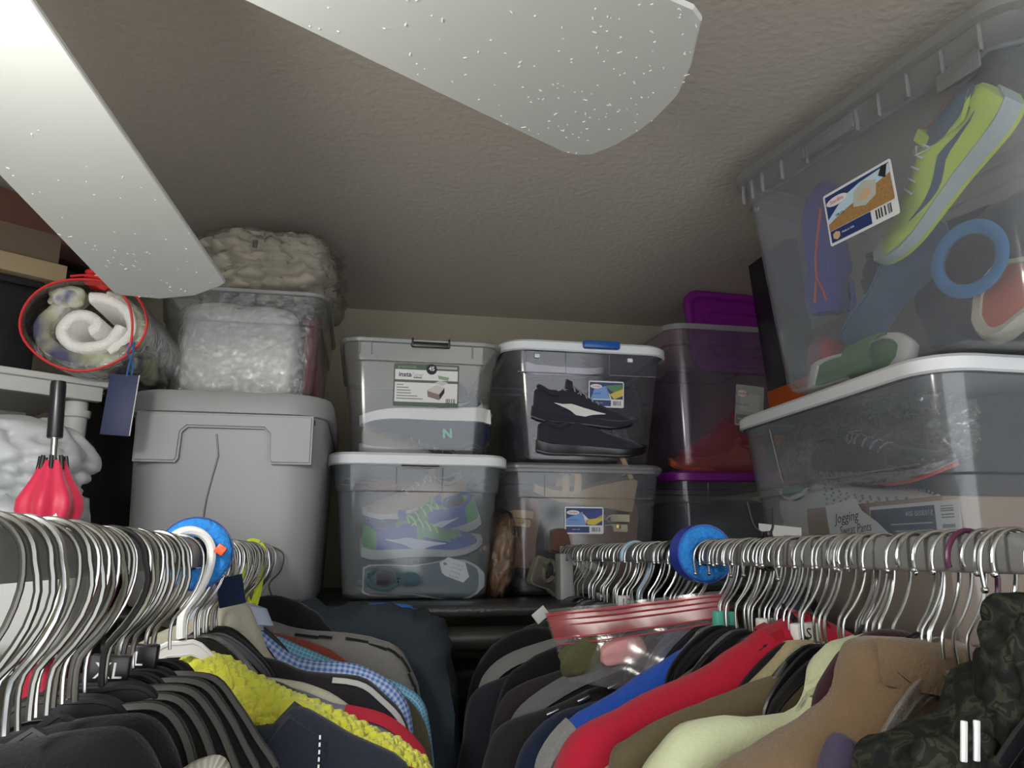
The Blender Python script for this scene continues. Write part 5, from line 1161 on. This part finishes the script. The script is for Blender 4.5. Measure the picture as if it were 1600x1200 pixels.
G('R', 'r11', 'dark heather grey jumper between blue and red ones, right rail', .905, [(-.0, -.098), (-.045, -.118), (-.12, -.160), (-.18, -.192), (-.232, -.214), (-.25, -.25)], .020, fab('dark heather', (.075, .072, .070), .4), 'jumper', 'jumper', hl='hanger of the dark heather grey jumper')
redc = fab('crimson fleece', (.36, .010, .03), .12)
g = G('R', 'r12', 'crimson red zip jacket with navy collar lining, right rail', .815, [(.022, -.060), (-.004, -.072), (-.030, -.082), (-.046, -.093), (-.085, -.110), (-.129, -.129), (-.201, -.158), (-.246, -.180), (-.266, -.215)], .030, redc, 'zip_jacket', 'jacket', hl='hanger of the crimson red zip jacket', wr=.005, lo=0)
strip(g, .16, .20, -90, 70, fab('crimson seam', (.30, .008, .02)), 'collar_seam', off=.002, thick=.002)
MB().loft([[Vector((.000 + .0, -.020, -.075)), Vector((.002, .028, -.060)), Vector((.012, .028, -.064))], [Vector((.028, -.022, -.050)), Vector((.034, .026, -.028)), Vector((.042, .022, -.036))], [Vector((.050, -.022, -.095)), Vector((.056, .022, -.080)), Vector((.060, .016, -.09))]]).build('collar_lining', fab('midnight cloth', (.012, .014, .03)), g['obj'], angle=60)
G('R', 'r13', 'khaki tan shirt just in front of the crimson jacket, right rail', .776, [(-.02, -.090), (-.045, -.112), (-.10, -.150), (-.175, -.185), (-.225, -.204), (-.243, -.25)], .014, fab('khaki tan', (.34, .29, .17)), hl='hanger of the khaki tan shirt')
G('R', 'r14', 'salmon pink shirt below the olive brown jacket, right rail', .712, [(-.05, -.15), (-.14, -.185), (-.19, -.196), (-.218, -.21), (-.235, -.25)], .010, fab('salmon pink', (.62, .27, .24)), hl='hanger of the salmon pink shirt')
g = G('R', 'r15', 'olive brown canvas jacket with metal snap, right rail', .745, [(-.01, -.100), (-.029, -.110), (-.078, -.125), (-.133, -.142), (-.178, -.160), (-.205, -.172), (-.224, -.186)], .019, fab('olive brown canvas', (.105, .082, .045)), 'canvas_jacket', 'jacket', hl='hanger of the olive brown canvas jacket')
MB().tube([(-.186, -.0195, -.178), (-.186, -.0235, -.180)], .0045, 12).build('snap', M_chrome, g['obj'])
limef = mat('pale lime fleece', (.50, .54, .34), .95, bump=.4, bscale=300, var=.12, vscale=25, sheen=.3)
g = G('R', 'r16', 'pale lime green hooded fleece on the right rail', .675, [(.01, -.070), (-.022, -.073), (-.045, -.085), (-.062, -.102), (-.068, -.124), (-.085, -.134), (-.161, -.143), (-.19, -.156), (-.215, -.180), (-.238, -.215)], .026, limef, 'hooded_fleece', 'hoodie', hl='hanger of the pale lime hooded fleece', wr=.008)
MB().tube(smooth_path([(-.066, -.010, -.120), (-.055, -.028, -.108), (-.03, -.034, -.100), (.0, -.030, -.098)], 4), .006, 8).build('hood_seam', limef, g['obj'])
g = G('R', 'r17', 'dark maroon jumper inside the brown jacket collar, right rail', .632, [(.03, -.078), (.010, -.066), (-.02, -.068), (-.05, -.088), (-.08, -.12)], .012, fab('maroon cloth', (.030, .008, .014)), 'jumper', 'jumper', hl='hanger of the dark maroon jumper')
brown = mat('camel brown fleece', (.165, .105, .054), .95, bump=.4, bscale=350, var=.14, vscale=40, sheen=.3)
g = G('R', 'r18', 'camel brown fleece jacket with standing collar, right rail', .600, [(-.035, -.070), (-.058, -.074), (-.070, -.090), (-.080, -.112), (-.115, -.137), (-.150, -.150), (-.185, -.163), (-.205, -.19)], .034, brown, 'fleece_jacket', 'jacket', hl='hanger of the camel brown fleece jacket', wr=.010)
MB().loft([[Vector((-.060, -.030, -.075)), Vector((-.052, -.018, -.066)), Vector((-.050, -.014, -.082)), Vector((-.060, -.030, -.100))], [Vector((-.020, -.040, -.082)), Vector((-.012, -.026, -.072)), Vector((-.010, -.022, -.092)), Vector((-.018, -.040, -.108))], [Vector((.018, -.028, -.086)), Vector((.020, -.014, -.078)), Vector((.020, -.012, -.100)), Vector((.020, -.028, -.106))]]).build('collar_stand', brown, g['obj'], angle=60)
for k in range(0):
    MB().tube(smooth_path([(-.060 - .015 * k, -.036, -.125 - .004 * k), (-.072 - .018 * k, -.040, -.155), (-.075 - .022 * k, -.040, -.2)], 4), lambda q: .004 + .006 * q, 8).build('fold', brown, g['obj'])
g = G('R', 'r19', 'purple grey shirt with raised collar at the bottom edge, right rail', .545, [(-.02, -.135), (-.05, -.128), (-.075, -.142), (-.10, -.132), (-.112, -.126), (-.122, -.135), (-.13, -.17)], .015, fab('purple grey cloth', (.055, .045, .085)), 'shirt', 'shirt', hl='hanger of the purple grey shirt', wr=.006)
camo = weave('camouflage cloth', 'camo', (.014, .017, .012), (.030, .033, .022), .016)
g = G('R', 'r20', 'dark camouflage hooded jacket on the near right rail', .500, [(.0, -.075), (-.03, -.075), (-.055, -.090), (-.075, -.112), (-.113, -.122), (-.128, -.140), (-.14, -.18)], .030, camo, 'hooded_jacket', 'jacket', hl='hanger of the camouflage hooded jacket', wr=.012)
hd = lumpy('hood', (.052, .034, .085), 97, 1.6, .18, camo, g['obj'], 5, 2.3, loc=(-.003, -.028, -.105), ridge=.2)
lumpy('sleeve', (.055, .028, .06), 98, 1.6, .15, camo, g['obj'], 5, 2.3, loc=(-.075, -.025, -.17), ridge=.2)
for k in range(2): MB().cbox((-.094 + .009 * k, -.052, -.113), (.0045, .002, .024), .0008, Matrix.Rotation(.15, 3, 'Y')).build('reflective_strip', mat('reflective strip', (.85, .85, .85), .3, .3), g['obj'])
G('R', 'r21', 'dark teal shirt in the lower right corner behind striped one', .435, [(-.02, -.12), (-.04, -.125), (-.064, -.135), (-.075, -.16)], .010, fab('dark teal', (.02, .09, .14)), hl='hanger of the dark teal shirt')
G('R', 'r22', 'blue grey shirt with white stripes in the lower right corner', .405, [(-.0, -.085), (-.025, -.093), (-.042, -.108), (-.058, -.14)], .012, weave('blue grey stripe', 'stripe_v', (.20, .23, .32), (.55, .58, .65), .007), hl='hanger of the blue grey striped shirt')
# zip bag lying over the hangers
def zip_bag():
    t = thing('zip_bag', 'large clear zip bag with red striped seal lying over right rail clothes', 'bag', (0, 0, 0))
    A, B, Cc, D = Vector((.262, 1.12, 1.580)), Vector((.478, .985, 1.612)), Vector((.285, 1.08, 1.490)), Vector((.468, .95, 1.470))
    def sheet(A, B, Cc, D, n, m_, off):
        vs = []
        for i in range(n + 1):
            for j in range(m_ + 1):
                u, v = i / n, j / m_; p = A.lerp(B, u).lerp(Cc.lerp(D, u), v); k = .006 * noise.noise(Vector((u * 4, v * 3, off))) + off * math.sin(PI * v)
                vs.append(p + Vector((0, -k, .3 * k)))
        return vs, [(i * (m_ + 1) + j, i * (m_ + 1) + j + 1, (i + 1) * (m_ + 1) + j + 1, (i + 1) * (m_ + 1) + j) for i in range(n) for j in range(m_)]
    mb = MB()
    for off in (.004, -.004): mb.add(*sheet(A, B, Cc, D, 16, 10, off))
    mb.build('bag_film', film('zip bag film', (.93, .93, .93), .10, (.6, .58, .6), .12, bump=.05, bscale=12, gl=.5), t)
    A2, B2 = A.lerp(Cc, .04), B.lerp(D, .02); C2, D2 = A.lerp(Cc, .42), B.lerp(D, .22)
    redf = film('red seal film', (.80, .35, .36), .62, (.48, .09, .10), .25)
    MB().add(*sheet(A2 + Vector((0, -.006, 0)), B2 + Vector((0, -.006, 0)), C2 + Vector((0, -.006, 0)), D2 + Vector((0, -.006, 0)), 16, 2, .002)).build('seal_band', redf, t)
    for v in (.08, .16, .24, .42, .50):
        MB().tube([(A.lerp(B, u)).lerp(Cc.lerp(D, u), v * (1 - .48 * u)) + Vector((0, -.0095, .001)) for u in [k / 12 for k in range(13)]], .0009, 5).build('seal_ridge', mat('red seal ridge', (.42, .06, .07), .4), t)
    pk = lumpy('pink_cloth', (.032, .012, .016), 99, 1.5, .1, weave('pink dotted cloth', 'grid', (.62, .30, .30), (.68, .38, .38), .004), loc=(.356, 1.052, 1.530), rot=(0, R(-14), 0), sq=3.5, label='pale pink patterned cloth showing through the clear zip bag', cat='cloth')
    lumpy('olive_cloth', (.045, .012, .022), 100, 1.5, .15, fab('olive cloth 2', (.08, .08, .035)), loc=(.318, 1.075, 1.525), rot=(0, R(-20), 0), sq=3, label='olive cloth behind the pink patch inside the zip bag', cat='cloth')
zip_bag()
o = MB().cbox((0, 0, 0), (.022, .002, .030), .001, Matrix.Rotation(.9, 3, 'Y')).build('size_card', M_paper); o.location = (.345, 1.50, 1.545); tag(o, 'white swing card by the black blazer at the shelf edge', 'tag')
o = MB().cbox((0, 0, 0), (.03, .05, .20), .004).build('plastic_strip', mat('pale grey plastic', (.35, .36, .36), .4)); o.location = (.445, 1.70, 1.60 - .04); tag(o, 'pale grey plastic upright at the far end of the right rail', 'post')
